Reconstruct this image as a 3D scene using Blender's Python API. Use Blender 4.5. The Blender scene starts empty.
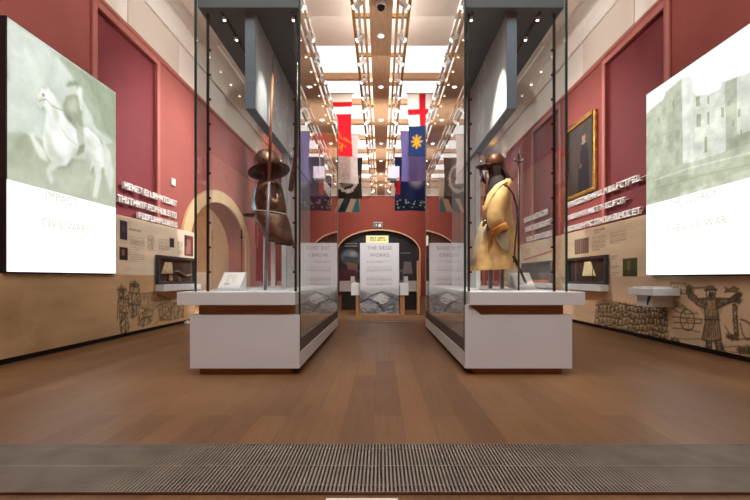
import bpy, bmesh, math, random
import numpy as np
from mathutils import Vector, Matrix
random.seed(7)
RNG = np.random.default_rng(11)
PI = math.pi
scene = bpy.context.scene
COL = scene.collection

# ------------------------------------------------------------------ camera
F = 420.0; VX, VY = 381.0, 278.0; EYE = 0.95
cd = bpy.data.cameras.new('camera'); cam = bpy.data.objects.new('camera', cd); COL.objects.link(cam)
cam.location = (0, 0, EYE); cam.rotation_euler = (PI/2, 0, 0)
cd.sensor_fit = 'HORIZONTAL'; cd.sensor_width = 36.0; cd.lens = F/750*36
cd.shift_x = (375-VX)/750.0; cd.shift_y = (VY-250)/750.0
cd.clip_start = 0.05; cd.clip_end = 200
scene.camera = cam

def on_wall(px, py, X):            # point of the side wall plane X seen at a photo pixel -> (Y, Z)
    Y = X*F/(px-VX); return Y, EYE-(py-VY)*Y/F
def on_depth(px, py, Y):           # point at depth Y -> (X, Z)
    return (px-VX)*Y/F, EYE-(py-VY)*Y/F

# ------------------------------------------------------------------ colour and materials
def lin1(c): return c/12.92 if c <= 0.04045 else ((c+0.055)/1.055)**2.4
def hexc(h):
    h = h.lstrip('#'); return tuple(int(h[i:i+2], 16)/255 for i in (0, 2, 4))
def lin(h):
    c = hexc(h) if isinstance(h, str) else h
    return (lin1(c[0]), lin1(c[1]), lin1(c[2]), 1.0)
MATS = {}
def new_mat(name):
    m = bpy.data.materials.new(name); m.use_nodes = True; nt = m.node_tree
    b = nt.nodes.get('Principled BSDF'); o = nt.nodes.get('Material Output')
    return m, nt, b, o
def mat(name, color, rough=0.5, metal=0.0, var=0.06, scale=8.0, emit=0.0, spec=0.5, stretch=(1, 1, 1), bump=0.0):
    if name in MATS: return MATS[name]
    m, nt, b, o = new_mat(name); N, L = nt.nodes, nt.links
    c = lin(color)
    tc = N.new('ShaderNodeTexCoord'); mp = N.new('ShaderNodeMapping'); mp.inputs['Scale'].default_value = stretch
    nz = N.new('ShaderNodeTexNoise'); nz.inputs['Scale'].default_value = scale; nz.inputs['Detail'].default_value = 4
    L.new(tc.outputs['Object'], mp.inputs['Vector']); L.new(mp.outputs['Vector'], nz.inputs['Vector'])
    cr = N.new('ShaderNodeValToRGB'); e = cr.color_ramp.elements
    e[0].position = 0.3; e[1].position = 0.7
    e[0].color = tuple(max(0, x*(1-var*2)) for x in c[:3])+(1,); e[1].color = tuple(min(1, x*(1+var*2)) for x in c[:3])+(1,)
    L.new(nz.outputs['Fac'], cr.inputs['Fac']); L.new(cr.outputs['Color'], b.inputs['Base Color'])
    b.inputs['Roughness'].default_value = rough; b.inputs['Metallic'].default_value = metal
    b.inputs['Specular IOR Level'].default_value = spec
    if bump:
        bp = N.new('ShaderNodeBump'); bp.inputs['Strength'].default_value = bump; bp.inputs['Distance'].default_value = 0.01
        L.new(nz.outputs['Fac'], bp.inputs['Height']); L.new(bp.outputs['Normal'], b.inputs['Normal'])
    if emit:
        L.new(cr.outputs['Color'], b.inputs['Emission Color']); b.inputs['Emission Strength'].default_value = emit
    MATS[name] = m; return m
def paint_mat(name, rough=0.6, emit=0.0, spec=0.3, only_emit=False):
    """material for the printed pictures: a colour attribute laid down by the script, with a light procedural grain"""
    if name in MATS: return MATS[name]
    m, nt, b, o = new_mat(name); N, L = nt.nodes, nt.links
    at = N.new('ShaderNodeAttribute'); at.attribute_name = 'print'
    nz = N.new('ShaderNodeTexNoise'); nz.inputs['Scale'].default_value = 60
    tc = N.new('ShaderNodeTexCoord'); L.new(tc.outputs['Object'], nz.inputs['Vector'])
    mx = N.new('ShaderNodeMix'); mx.data_type = 'RGBA'; mx.blend_type = 'MULTIPLY'; mx.inputs['Factor'].default_value = 0.06
    L.new(at.outputs['Color'], mx.inputs['A']); L.new(nz.outputs['Color'], mx.inputs['B'])
    L.new(mx.outputs['Result'], b.inputs['Base Color'])
    b.inputs['Roughness'].default_value = rough; b.inputs['Specular IOR Level'].default_value = spec
    if emit:
        L.new(at.outputs['Color'], b.inputs['Emission Color']); b.inputs['Emission Strength'].default_value = emit
    if only_emit:
        em = N.new('ShaderNodeEmission'); em.inputs['Strength'].default_value = emit
        L.new(at.outputs['Color'], em.inputs['Color']); L.new(em.outputs['Emission'], o.inputs['Surface'])
    MATS[name] = m; return m
def emit_mat(name, color, strength):
    if name in MATS: return MATS[name]
    m, nt, b, o = new_mat(name)
    b.inputs['Base Color'].default_value = (0.02, 0.02, 0.02, 1); b.inputs['Roughness'].default_value = 0.5
    b.inputs['Emission Color'].default_value = lin(color); b.inputs['Emission Strength'].default_value = strength
    MATS[name] = m; return m
def glass_mat():
    """one sheet stands for a pane with two faces: reflectance 2R/(1+R), tinted straight-through transmission"""
    m, nt, b, o = new_mat('case_glass'); N, L = nt.nodes, nt.links
    N.remove(b)
    geo = N.new('ShaderNodeNewGeometry')
    ior = N.new('ShaderNodeMapRange'); ior.inputs['To Min'].default_value = 1.5; ior.inputs['To Max'].default_value = 1/1.5
    L.new(geo.outputs['Backfacing'], ior.inputs['Value'])
    fr = N.new('ShaderNodeFresnel'); L.new(ior.outputs['Result'], fr.inputs['IOR'])
    a = N.new('ShaderNodeMath'); a.operation = 'MULTIPLY'; a.inputs[1].default_value = 2.0
    c = N.new('ShaderNodeMath'); c.operation = 'ADD'; c.inputs[1].default_value = 1.0
    d = N.new('ShaderNodeMath'); d.operation = 'DIVIDE'
    L.new(fr.outputs['Fac'], a.inputs[0]); L.new(fr.outputs['Fac'], c.inputs[0])
    L.new(a.outputs['Value'], d.inputs[0]); L.new(c.outputs['Value'], d.inputs[1])
    tr = N.new('ShaderNodeBsdfTransparent'); tr.inputs['Color'].default_value = (0.93, 0.955, 0.945, 1)
    gl = N.new('ShaderNodeBsdfGlossy'); gl.inputs['Roughness'].default_value = 0.0; gl.inputs['Color'].default_value = (0.97, 0.98, 0.98, 1)
    mx = N.new('ShaderNodeMixShader')
    L.new(d.outputs['Value'], mx.inputs['Fac']); L.new(tr.outputs['BSDF'], mx.inputs[1]); L.new(gl.outputs['BSDF'], mx.inputs[2])
    L.new(mx.outputs['Shader'], o.inputs['Surface'])
    return m
def floor_mat():
    m, nt, b, o = new_mat('oak_boards'); N, L = nt.nodes, nt.links
    tc = N.new('ShaderNodeTexCoord'); mp = N.new('ShaderNodeMapping')
    mp.inputs['Rotation'].default_value = (0, 0, PI/2); mp.inputs['Location'].default_value = (0.3, 0.05, 0)
    L.new(tc.outputs['Object'], mp.inputs['Vector'])
    br = N.new('ShaderNodeTexBrick'); br.offset = 0.37; br.offset_frequency = 2
    br.inputs['Scale'].default_value = 1.0; br.inputs['Brick Width'].default_value = 1.9; br.inputs['Row Height'].default_value = 0.195
    br.inputs['Mortar Size'].default_value = 0.0016; br.inputs['Mortar Smooth'].default_value = 0.3; br.inputs['Bias'].default_value = 0.0
    br.inputs['Color1'].default_value = lin('#73523400'[:7]); br.inputs['Color2'].default_value = lin('#8a6642'); br.inputs['Mortar'].default_value = lin('#523a26')
    L.new(mp.outputs['Vector'], br.inputs['Vector'])
    mp2 = N.new('ShaderNodeMapping'); mp2.inputs['Scale'].default_value = (16, 1.3, 1); L.new(tc.outputs['Object'], mp2.inputs['Vector'])
    nz = N.new('ShaderNodeTexNoise'); nz.inputs['Scale'].default_value = 2.2; nz.inputs['Detail'].default_value = 7; nz.inputs['Distortion'].default_value = 0.5
    L.new(mp2.outputs['Vector'], nz.inputs['Vector'])
    cr = N.new('ShaderNodeValToRGB'); e = cr.color_ramp.elements; e[0].position = 0.25; e[1].position = 0.75
    e[0].color = (0.7, 0.67, 0.63, 1); e[1].color = (1.0, 1.0, 1.0, 1)
    L.new(nz.outputs['Fac'], cr.inputs['Fac'])
    n2 = N.new('ShaderNodeTexNoise'); n2.inputs['Scale'].default_value = 1.1; n2.inputs['Detail'].default_value = 3
    L.new(tc.outputs['Object'], n2.inputs['Vector'])
    c2 = N.new('ShaderNodeValToRGB'); e = c2.color_ramp.elements; e[0].position = 0.35; e[1].position = 0.7
    e[0].color = (0.78, 0.75, 0.72, 1); e[1].color = (1, 1, 1, 1); L.new(n2.outputs['Fac'], c2.inputs['Fac'])
    m1 = N.new('ShaderNodeMix'); m1.data_type = 'RGBA'; m1.blend_type = 'MULTIPLY'; m1.inputs['Factor'].default_value = 0.85
    L.new(br.outputs['Color'], m1.inputs['A']); L.new(cr.outputs['Color'], m1.inputs['B'])
    m2 = N.new('ShaderNodeMix'); m2.data_type = 'RGBA'; m2.blend_type = 'MULTIPLY'; m2.inputs['Factor'].default_value = 0.8
    L.new(m1.outputs['Result'], m2.inputs['A']); L.new(c2.outputs['Color'], m2.inputs['B'])
    L.new(m2.outputs['Result'], b.inputs['Base Color'])
    b.inputs['Roughness'].default_value = 0.42; b.inputs['Specular IOR Level'].default_value = 0.35
    bp = N.new('ShaderNodeBump'); bp.inputs['Strength'].default_value = 0.15; bp.inputs['Distance'].default_value = 0.004
    L.new(nz.outputs['Fac'], bp.inputs['Height']); L.new(bp.outputs['Normal'], b.inputs['Normal'])
    return m
def wood_mat(name, c1, c2, rough=0.45, stretch=(1, 1, 12), scale=3.0):
    if name in MATS: return MATS[name]
    m, nt, b, o = new_mat(name); N, L = nt.nodes, nt.links
    tc = N.new('ShaderNodeTexCoord'); mp = N.new('ShaderNodeMapping'); mp.inputs['Scale'].default_value = stretch
    L.new(tc.outputs['Object'], mp.inputs['Vector'])
    nz = N.new('ShaderNodeTexNoise'); nz.inputs['Scale'].default_value = scale; nz.inputs['Detail'].default_value = 6; nz.inputs['Distortion'].default_value = 0.6
    L.new(mp.outputs['Vector'], nz.inputs['Vector'])
    cr = N.new('ShaderNodeValToRGB'); e = cr.color_ramp.elements; e[0].position = 0.3; e[1].position = 0.72
    e[0].color = lin(c1); e[1].color = lin(c2)
    L.new(nz.outputs['Fac'], cr.inputs['Fac']); L.new(cr.outputs['Color'], b.inputs['Base Color'])
    b.inputs['Roughness'].default_value = rough
    MATS[name] = m; return m

# ------------------------------------------------------------------ mesh builder
class MB:
    def __init__(s): s.v = []; s.f = []; s.smooth = []
    def _add(s, vs, fs, smooth=False):
        o = len(s.v); s.v += [tuple(p) for p in vs]
        s.f += [tuple(i+o for i in f) for f in fs]; s.smooth += [smooth]*len(fs); return s
    def box(s, x0, x1, y0, y1, z0, z1):
        x0, x1 = min(x0, x1), max(x0, x1); y0, y1 = min(y0, y1), max(y0, y1); z0, z1 = min(z0, z1), max(z0, z1)
        return s._add([(x0,y0,z0),(x1,y0,z0),(x1,y1,z0),(x0,y1,z0),(x0,y0,z1),(x1,y0,z1),(x1,y1,z1),(x0,y1,z1)],
                      [(0,3,2,1),(4,5,6,7),(0,1,5,4),(1,2,6,5),(2,3,7,6),(3,0,4,7)])
    def quad(s, a, b, c, d): return s._add([a, b, c, d], [(0,1,2,3)])
    def prism(s, pts, axis, a0, a1):
        """closed polygon extruded along an axis; pts are the other two coordinates in x,y,z order"""
        def P(p, t):
            return {'x': (t, p[0], p[1]), 'y': (p[0], t, p[1]), 'z': (p[0], p[1], t)}[axis]
        n = len(pts)
        vs = [P(p, a0) for p in pts]+[P(p, a1) for p in pts]
        fs = [tuple(range(n))[::-1], tuple(range(n, 2*n))]+[(i, (i+1) % n, n+(i+1) % n, n+i) for i in range(n)]
        return s._add(vs, fs)
    def tube(s, pts, radii, seg=12, cap=True, flat=1.0, up=None):
        pts = [Vector(p) for p in pts]
        if not isinstance(radii, (list, tuple)): radii = [radii]*len(pts)
        vs, fs = [], []; n = len(pts)
        ref = Vector(up) if up else None
        prev = None
        for i, p in enumerate(pts):
            t = (pts[min(i+1, n-1)]-pts[max(i-1, 0)]).normalized()
            if prev is None:
                r = ref or (Vector((0, 0, 1)) if abs(t.z) < 0.9 else Vector((1, 0, 0)))
                a = t.cross(r).normalized()
            else:
                a = (prev-t*prev.dot(t)).normalized()
            prev = a; b = t.cross(a).normalized()
            for k in range(seg):
                th = 2*PI*k/seg
                vs.append(p+a*(radii[i]*math.cos(th))+b*(radii[i]*flat*math.sin(th)))
        for i in range(n-1):
            for k in range(seg):
                fs.append((i*seg+k, i*seg+(k+1) % seg, (i+1)*seg+(k+1) % seg, (i+1)*seg+k))
        if cap:
            fs.append(tuple(range(seg))[::-1]); fs.append(tuple(range((n-1)*seg, n*seg)))
        return s._add(vs, fs, True)
    def lathe(s, prof, c=(0, 0, 0), seg=32, sx=1.0, sy=1.0, rot=None):
        vs, fs = [], []; n = len(prof)
        R = rot or Matrix.Identity(3)
        for r, z in prof:
            for k in range(seg):
                th = 2*PI*k/seg
                vs.append(Vector(c)+R @ Vector((r*math.cos(th)*sx, r*math.sin(th)*sy, z)))
        for i in range(n-1):
            for k in range(seg):
                fs.append((i*seg+k, i*seg+(k+1) % seg, (i+1)*seg+(k+1) % seg, (i+1)*seg+k))
        if prof[0][0] > 1e-4 and False: pass
        return s._add(vs, fs, True)
    def loft(s, rings, smooth=True, cap=(False, False), skip=None):
        """rings: equal-length closed loops of points; skip(i,k) leaves a hole"""
        n = len(rings[0]); vs = [p for r in rings for p in r]; fs = []
        for i in range(len(rings)-1):
            for k in range(n):
                if skip and skip(i, k): continue
                fs.append((i*n+k, i*n+(k+1) % n, (i+1)*n+(k+1) % n, (i+1)*n+k))
        if cap[0]: fs.append(tuple(range(n))[::-1])
        if cap[1]: fs.append(tuple(range((len(rings)-1)*n, len(rings)*n)))
        return s._add(vs, fs, smooth)
    def build(s, name, m, parent=None, bevel=0.0, solid=0.0, sub=0, label=None, fix=True):
        me = bpy.data.meshes.new(name); me.from_pydata([tuple(map(float, p)) for p in s.v], [], s.f); me.update()
        me.polygons.foreach_set('use_smooth', s.smooth)
        if fix:
            bm = bmesh.new(); bm.from_mesh(me); bmesh.ops.remove_doubles(bm, verts=bm.verts, dist=1e-5)
            bmesh.ops.recalc_face_normals(bm, faces=bm.faces); bm.to_mesh(me); bm.free()
        me.materials.append(m)
        o = bpy.data.objects.new(name, me); COL.objects.link(o)
        if parent is not None:
            o.parent = parent; o.matrix_parent_inverse = Matrix.Translation(-world_loc(parent))
        if solid:
            md = o.modifiers.new('s', 'SOLIDIFY'); md.thickness = solid; md.offset = 0
        if sub:
            md = o.modifiers.new('u', 'SUBSURF'); md.levels = sub; md.render_levels = sub
        if bevel:
            md = o.modifiers.new('b', 'BEVEL'); md.width = bevel; md.segments = 2; md.limit_method = 'ANGLE'; md.angle_limit = 0.7
        if label: o['label'] = label
        return o
def world_loc(o):
    v = Vector(o.location)
    # meshes here are modelled in place: a parent mesh sits at the origin with the inverse of its own parent undone
    return v if o.parent is None else Vector((0, 0, 0))
def thing(name, label, cat, loc=(0, 0, 0), group=None):
    o = bpy.data.objects.new(name, None); o.empty_display_size = 0.1; COL.objects.link(o); o.location = loc
    o['label'] = label; o['category'] = cat
    if group: o['group'] = group
    return o
def tag(o, label, cat, group=None):
    o['label'] = label; o['category'] = cat
    if group: o['group'] = group
    return o
def struct(o): o['kind'] = 'structure'; return o
def text(name, s, size, origin, U, V, m, parent, align='CENTER', ext=0.001, space=1.0, bold=0.0, aspect=1.0):
    cu = bpy.data.curves.new(name, 'FONT'); cu.body = s; cu.size = size; cu.align_x = align; cu.extrude = ext; cu.offset = bold
    cu.space_character = space; cu.resolution_u = 3
    ob = bpy.data.objects.new(name, cu); COL.objects.link(ob)
    dg = bpy.context.evaluated_depsgraph_get(); me = bpy.data.meshes.new_from_object(ob.evaluated_get(dg))
    bpy.data.objects.remove(ob); bpy.data.curves.remove(cu)
    U = Vector(U).normalized(); V = Vector(V).normalized(); Nn = U.cross(V)
    M = Matrix(((U.x*aspect, V.x, Nn.x, origin[0]), (U.y*aspect, V.y, Nn.y, origin[1]), (U.z*aspect, V.z, Nn.z, origin[2]), (0, 0, 0, 1)))
    n = len(me.vertices); root = list(range(n))
    def find(i):
        while root[i] != i: root[i] = root[root[i]]; i = root[i]
        return i
    for e in me.edges: root[find(e.vertices[0])] = find(e.vertices[1])
    ext_ = {}
    for i, v in enumerate(me.vertices):
        r = find(i); a, b = ext_.get(r, (9e9, -9e9)); ext_[r] = (min(a, v.co.x), max(b, v.co.x))
    word = {}; hi = None; w = 0
    for r, (a, b) in sorted(ext_.items(), key=lambda q: q[1][0]):
        if hi is not None and a-hi > 0.2*size: w += 1
        hi = b if hi is None else max(hi, b); word[r] = w
    out = None
    for k in range(w+1):
        vs = [i for i in range(n) if word[find(i)] == k]; idx = {v: j for j, v in enumerate(vs)}
        fs = [[idx[q] for q in p.vertices] for p in me.polygons if p.vertices[0] in idx]
        mw = bpy.data.meshes.new(name); mw.from_pydata([M @ me.vertices[v].co for v in vs], [], fs); mw.update(); mw.materials.append(m)
        o = bpy.data.objects.new(name, mw); COL.objects.link(o); out = o
        if parent is not None:
            o.parent = parent; o.matrix_parent_inverse = Matrix.Translation(-world_loc(parent))
    bpy.data.meshes.remove(me)
    return out

# ------------------------------------------------------------------ printed pictures (colour laid on a fine grid)
def vnoise(w, h, cells, octaves=4, stretch=(1, 1)):
    out = np.zeros((h, w)); amp = 1.0; tot = 0
    for o in range(octaves):
        cx = max(2, int(cells*stretch[0]*2**o)); cy = max(2, int(cells*stretch[1]*2**o*h/w))
        g = RNG.random((cy+2, cx+2))
        xs = np.linspace(0, cx, w); ys = np.linspace(0, cy, h)
        xi = np.minimum(xs.astype(int), cx); yi = np.minimum(ys.astype(int), cy)
        fx = xs-xi; fy = ys-yi; fx = fx*fx*(3-2*fx); fy = fy*fy*(3-2*fy)
        a = g[np.ix_(yi, xi)]; b = g[np.ix_(yi, xi+1)]; c = g[np.ix_(yi+1, xi)]; d = g[np.ix_(yi+1, xi+1)]
        FX = fx[None, :]; FY = fy[:, None]
        out += amp*((a*(1-FX)+b*FX)*(1-FY)+(c*(1-FX)+d*FX)*FY); tot += amp; amp *= 0.55
    return out/tot
class Canvas:
    def __init__(s, W, H, cell, base):
        s.W, s.H = W, H; s.nx = max(2, int(round(W/cell)))+1; s.ny = max(2, int(round(H/cell)))+1
        s.c = np.empty((s.ny, s.nx, 3)); s.c[:] = hexc(base) if isinstance(base, str) else base
        s.X, s.Y = np.meshgrid(np.linspace(0, W, s.nx), np.linspace(0, H, s.ny))
    def blend(s, mask, col, a=1.0):
        col = np.array(hexc(col) if isinstance(col, str) else col)
        k = (mask*a)[..., None]; s.c = s.c*(1-k)+col*k; return s
    def inside(s, pts):
        m = np.zeros(s.X.shape, bool); n = len(pts)
        for i in range(n):
            x0, y0 = pts[i]; x1, y1 = pts[(i+1) % n]
            if y0 == y1: continue
            cond = (s.Y >= min(y0, y1)) & (s.Y < max(y0, y1))
            xx = x0+(s.Y-y0)*(x1-x0)/(y1-y0)
            m ^= cond & (s.X < xx)
        return m
    def poly(s, pts, col, a=1.0): return s.blend(s.inside(pts).astype(float), col, a)
    def soft(s, pts, col, a=1.0, r=3, rough=None):
        m = s.inside(pts).astype(float)
        for _ in range(2):
            for ax in (0, 1):
                m = sum(np.roll(m, k, ax) for k in range(-r, r+1))/(2*r+1)
        if rough is not None: m = np.clip((m+(rough-0.5)*1.6-0.25)*2.2, 0, 1)*(m > 0.02)
        return s.blend(m, col, a)
    def rect(s, x0, x1, y0, y1, col, a=1.0):
        return s.blend(((s.X >= x0) & (s.X <= x1) & (s.Y >= y0) & (s.Y <= y1)).astype(float), col, a)
    def ell(s, cx, cy, rx, ry, col, a=1.0, soft=0.0):
        d = np.sqrt(((s.X-cx)/rx)**2+((s.Y-cy)/ry)**2)
        m = (d < 1).astype(float) if soft == 0 else np.clip((1+soft-d)/(2*soft), 0, 1)
        return s.blend(m, col, a)
    def line(s, pts, w, col, a=1.0):
        for (x0, y0), (x1, y1) in zip(pts[:-1], pts[1:]):
            lo = np.searchsorted(s.X[0], min(x0, x1)-w*2); hi = np.searchsorted(s.X[0], max(x0, x1)+w*2)
            b0 = np.searchsorted(s.Y[:, 0], min(y0, y1)-w*2); b1 = np.searchsorted(s.Y[:, 0], max(y0, y1)+w*2)
            if hi <= lo or b1 <= b0: continue
            X = s.X[b0:b1, lo:hi]; Y = s.Y[b0:b1, lo:hi]
            dx, dy = x1-x0, y1-y0; L2 = dx*dx+dy*dy or 1e-9
            t = np.clip(((X-x0)*dx+(Y-y0)*dy)/L2, 0, 1)
            d = np.hypot(X-x0-t*dx, Y-y0-t*dy)
            cell = s.W/(s.nx-1)
            k = (np.clip((w/2+cell*0.5-d)/cell, 0, 1)*a*min(1, w/cell))[..., None]
            col_ = np.array(hexc(col) if isinstance(col, str) else col)
            s.c[b0:b1, lo:hi] = s.c[b0:b1, lo:hi]*(1-k)+col_*k
        return s
    def ring(s, cx, cy, rx, ry, w, col, a=1.0):
        return s.line([(cx+rx*math.cos(t), cy+ry*math.sin(t)) for t in np.linspace(0, 2*PI, 25)], w, col, a)
    def shade(s, n, amount): s.c = s.c*(1+(n[..., None]-0.5)*2*amount); return s
    def lines_of_text(s, x0, x1, y1, rows, pitch, h, col, a=0.6):
        for r in range(rows):
            x = x0; y = y1-r*pitch; end = x1 if r < rows-1 else x0+(x1-x0)*0.6
            while x < end:
                w = min(random.uniform(0.02, 0.06), end-x); s.rect(x, x+w, y-h, y, col, a*random.uniform(0.6, 1)); x += w+0.014
        return s
    def build(s, name, origin, U, V, m, parent, label=None, warp=None):
        U = Vector(U).normalized(); V = Vector(V).normalized(); o = Vector(origin)
        n = s.nx*s.ny
        P = np.array(o)[None, :]+s.X.reshape(-1, 1)*np.array(U)[None, :]+s.Y.reshape(-1, 1)*np.array(V)[None, :]
        if warp is not None: P = P+warp(s.X.reshape(-1), s.Y.reshape(-1))
        i = np.arange(s.ny-1)[:, None]*s.nx+np.arange(s.nx-1)[None, :]
        q = np.stack([i, i+1, i+1+s.nx, i+s.nx], -1).reshape(-1, 4)
        me = bpy.data.meshes.new(name)
        me.vertices.add(n); me.vertices.foreach_set('co', P.astype(np.float32).ravel())
        me.loops.add(q.size); me.loops.foreach_set('vertex_index', q.astype(np.int32).ravel())
        me.polygons.add(len(q)); me.polygons.foreach_set('loop_start', np.arange(0, q.size, 4, dtype=np.int32))
        me.update(calc_edges=True); me.validate()
        c = np.clip(s.c, 0, 1).reshape(-1, 3); c = np.where(c <= 0.04045, c/12.92, ((c+0.055)/1.055)**2.4)
        ca = me.color_attributes.new('print', 'FLOAT_COLOR', 'POINT')
        ca.data.foreach_set('color', np.hstack([c, np.ones((n, 1))]).astype(np.float32).ravel())
        me.polygons.foreach_set('use_smooth', np.ones(len(q), bool))
        me.materials.append(m)
        ob = bpy.data.objects.new(name, me); COL.objects.link(ob)
        if parent is not None:
            ob.parent = parent; ob.matrix_parent_inverse = Matrix.Translation(-world_loc(parent))
        if label: ob['label'] = label
        return ob

# ------------------------------------------------------------------ materials
M_floor = floor_mat(); M_glass = glass_mat()
M_red = mat('red_paint', '#a0534c', 0.7, var=0.03, scale=1.5)
M_redfar = mat('red_paint_end_wall', '#93402f', 0.75, var=0.03, scale=1.5)
M_redr = mat('red_paint_dim_side', '#8f423b', 0.7, var=0.03, scale=1.5)  # same red paint as the left wall, darkened for its dimmer light
M_nicher = mat('deep_red_paint_dim_side', '#6c2024', 0.7, var=0.03, scale=1.5)  # left recess red again, darkened for the dimmer right side
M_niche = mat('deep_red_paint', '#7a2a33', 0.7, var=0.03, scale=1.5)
M_redtrim = mat('red_trim_paint', '#b46a60', 0.5, var=0.03)
M_white = mat('white_plaster', '#e9e2d8', 0.85, var=0.02, scale=1.0)
M_ceil = mat('ceiling_plaster', '#e6e0d8', 0.9, var=0.02, scale=0.8)
M_beige = mat('beige_and_shaded_plaster', '#d6cabc', 0.9, var=0.02, scale=0.8)  # beige of the end wall, also painted shade on band and side strips
M_arch = mat('cream_arch_paint', '#d9bc90', 0.7, var=0.03, scale=2)
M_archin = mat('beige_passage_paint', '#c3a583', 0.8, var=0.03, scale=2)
M_plinth = mat('white_lacquer', '#dde3e6', 0.38, var=0.015, scale=2)
M_wood = wood_mat('oak_veneer', '#8a6038', '#a67748', 0.5, (2, 14, 14))
M_woodv = wood_mat('oak_upright', '#a2744a', '#c4986a', 0.5, (14, 14, 1.5))
M_raft = wood_mat('pale_oak_raft', '#c49a76', '#d8b08a', 0.55, (12, 1, 12))
M_brass = mat('brass_strip', '#b48a52', 0.35, 0.7, var=0.05)
M_ply = paint_mat('printed_plywood', 0.5, spec=0.3)
M_plyedge = wood_mat('plywood_edge', '#b58f62', '#d0aa7c', 0.6, (6, 1, 30))
M_dark = mat('dark_grey_metal', '#40474b', 0.45, 0.3, var=0.04)
M_canopy = mat('slate_grey_paint', '#566268', 0.5, 0.0, var=0.03)
M_black = mat('black_recess', '#1a1512', 0.7, var=0.1)
M_rod = mat('bronze_rod', '#3a302c', 0.4, 0.6, var=0.08)
M_edge = mat('green_glass_edge', '#26423c', 0.2, 0.0, var=0.1)
M_edgeb = mat('pale_glass_edge', '#8f9c98', 0.2)
M_grey = mat('grey_panel_edge', '#7d93a2', 0.5, var=0.03)
M_steel = mat('blued_steel', '#8a8f96', 0.3, 0.9, var=0.15, scale=10)
M_armour = mat('russet_iron', '#6e5544', 0.38, 0.75, var=0.25, scale=14)
M_armourdk = mat('dark_iron', '#3b322e', 0.45, 0.6, var=0.2, scale=14)
M_ash = wood_mat('ash_shaft', '#7a4a2c', '#a8714a', 0.5, (14, 14, 2))
M_walnut = wood_mat('walnut_stock', '#3a2a22', '#5c4334', 0.4, (8, 8, 2))
M_acryl = mat('clear_grey_acrylic', '#c9cdd0', 0.2, var=0.02)
M_buff = mat('buff_leather', '#dcb072', 0.7, var=0.1, scale=9, bump=0.25)
M_buffsh = mat('pale_and_shaded_buff', '#b8a88c', 0.8, var=0.08, scale=9)  # shade colour of the coat flap, own pale tone of the under sleeve
M_orange = mat('orange_suede', '#b8742c', 0.7, var=0.12, scale=12)
M_form = mat('charcoal_form_cloth', '#35302f', 0.9, var=0.1)
M_leather = mat('dark_strap_leather', '#2b211d', 0.5, var=0.15)
M_letter = mat('white_letter_acrylic', '#e6e2e0', 0.4, var=0.01)
M_gold = mat('gilt_frame', '#b0803a', 0.4, 0.5, var=0.2, scale=20)
M_tracksp = mat('white_spotlight_body', '#efece8', 0.4, var=0.02)
M_track = mat('grey_track', '#b5b0aa', 0.4, 0.4, var=0.05)
M_lens = emit_mat('warm_lamp_lens', '#fff0d8', 9.0)
M_slat = mat('grille_metal', '#948a7e', 0.5, 0.4, var=0.1, scale=5)
M_paint = paint_mat('printed_surface', 0.5)
M_cloth = paint_mat('painted_cloth', 0.9, spec=0.1)
M_screen = paint_mat('lit_print', 0.5, emit=0.93, only_emit=True)
M_screenw = emit_mat('lit_white_panel', '#ffffff', 1.35)
M_tint = emit_mat('faint_lettering', '#c4c7b2', 1.0)

# ------------------------------------------------------------------ the room
WX = 4.2; YB = 22.5; YF = -3.0; ZC = 6.25; ZR = 5.05
struct(MB().box(-4.9, 4.9, YF-0.2, YB+0.9, -0.15, 0).build('floor', M_floor))
struct(MB().box(-4.9, 4.9, YF-0.2, YB+0.9, ZC, ZC+0.15).build('ceiling', M_ceil))
def side_wall(s, name):
    n0, n1, d = 6.17, 7.82, 0.05           # blind recess, its depth
    w = MB()
    xo, xi = s*(WX+0.5), s*WX
    w.box(xi, xo, YF-0.2, n0, 0, ZR); w.box(xi+s*d, xo, n0, n1, 0, ZR); w.box(xi, xo, n0, n1, 4.93, ZR)
    segs = []
    if s < 0:
        a0, a1, spring, top = 9.15, 12.95, 1.7, 2.9
        c = (a0+a1)/2; r = (a1-a0)/2
        pts = [(n1, 0), (a0, 0), (a0, spring)]
        pts += [(c-r*math.cos(t), spring+(top-spring)*math.sin(t)) for t in np.linspace(0.08, PI-0.08, 25)]
        pts += [(a1, spring), (a1, 0), (YB+0.6, 0), (YB+0.6, ZR), (n1, ZR)]
        w.prism(pts, 'x', xi, xo)
    else:
        m0, m1 = 9.85, 11.5
        w.box(xi, xo, n1, m0, 0, ZR); w.box(xi+s*d, xo, m0, m1, 0, ZR); w.box(xi, xo, m0, m1, 4.93, ZR); w.box(xi, xo, m1, YB+0.6, 0, ZR)
    struct(w.build(name, M_red if s < 0 else M_redr, fix=False))
    return n0, n1, d
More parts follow.
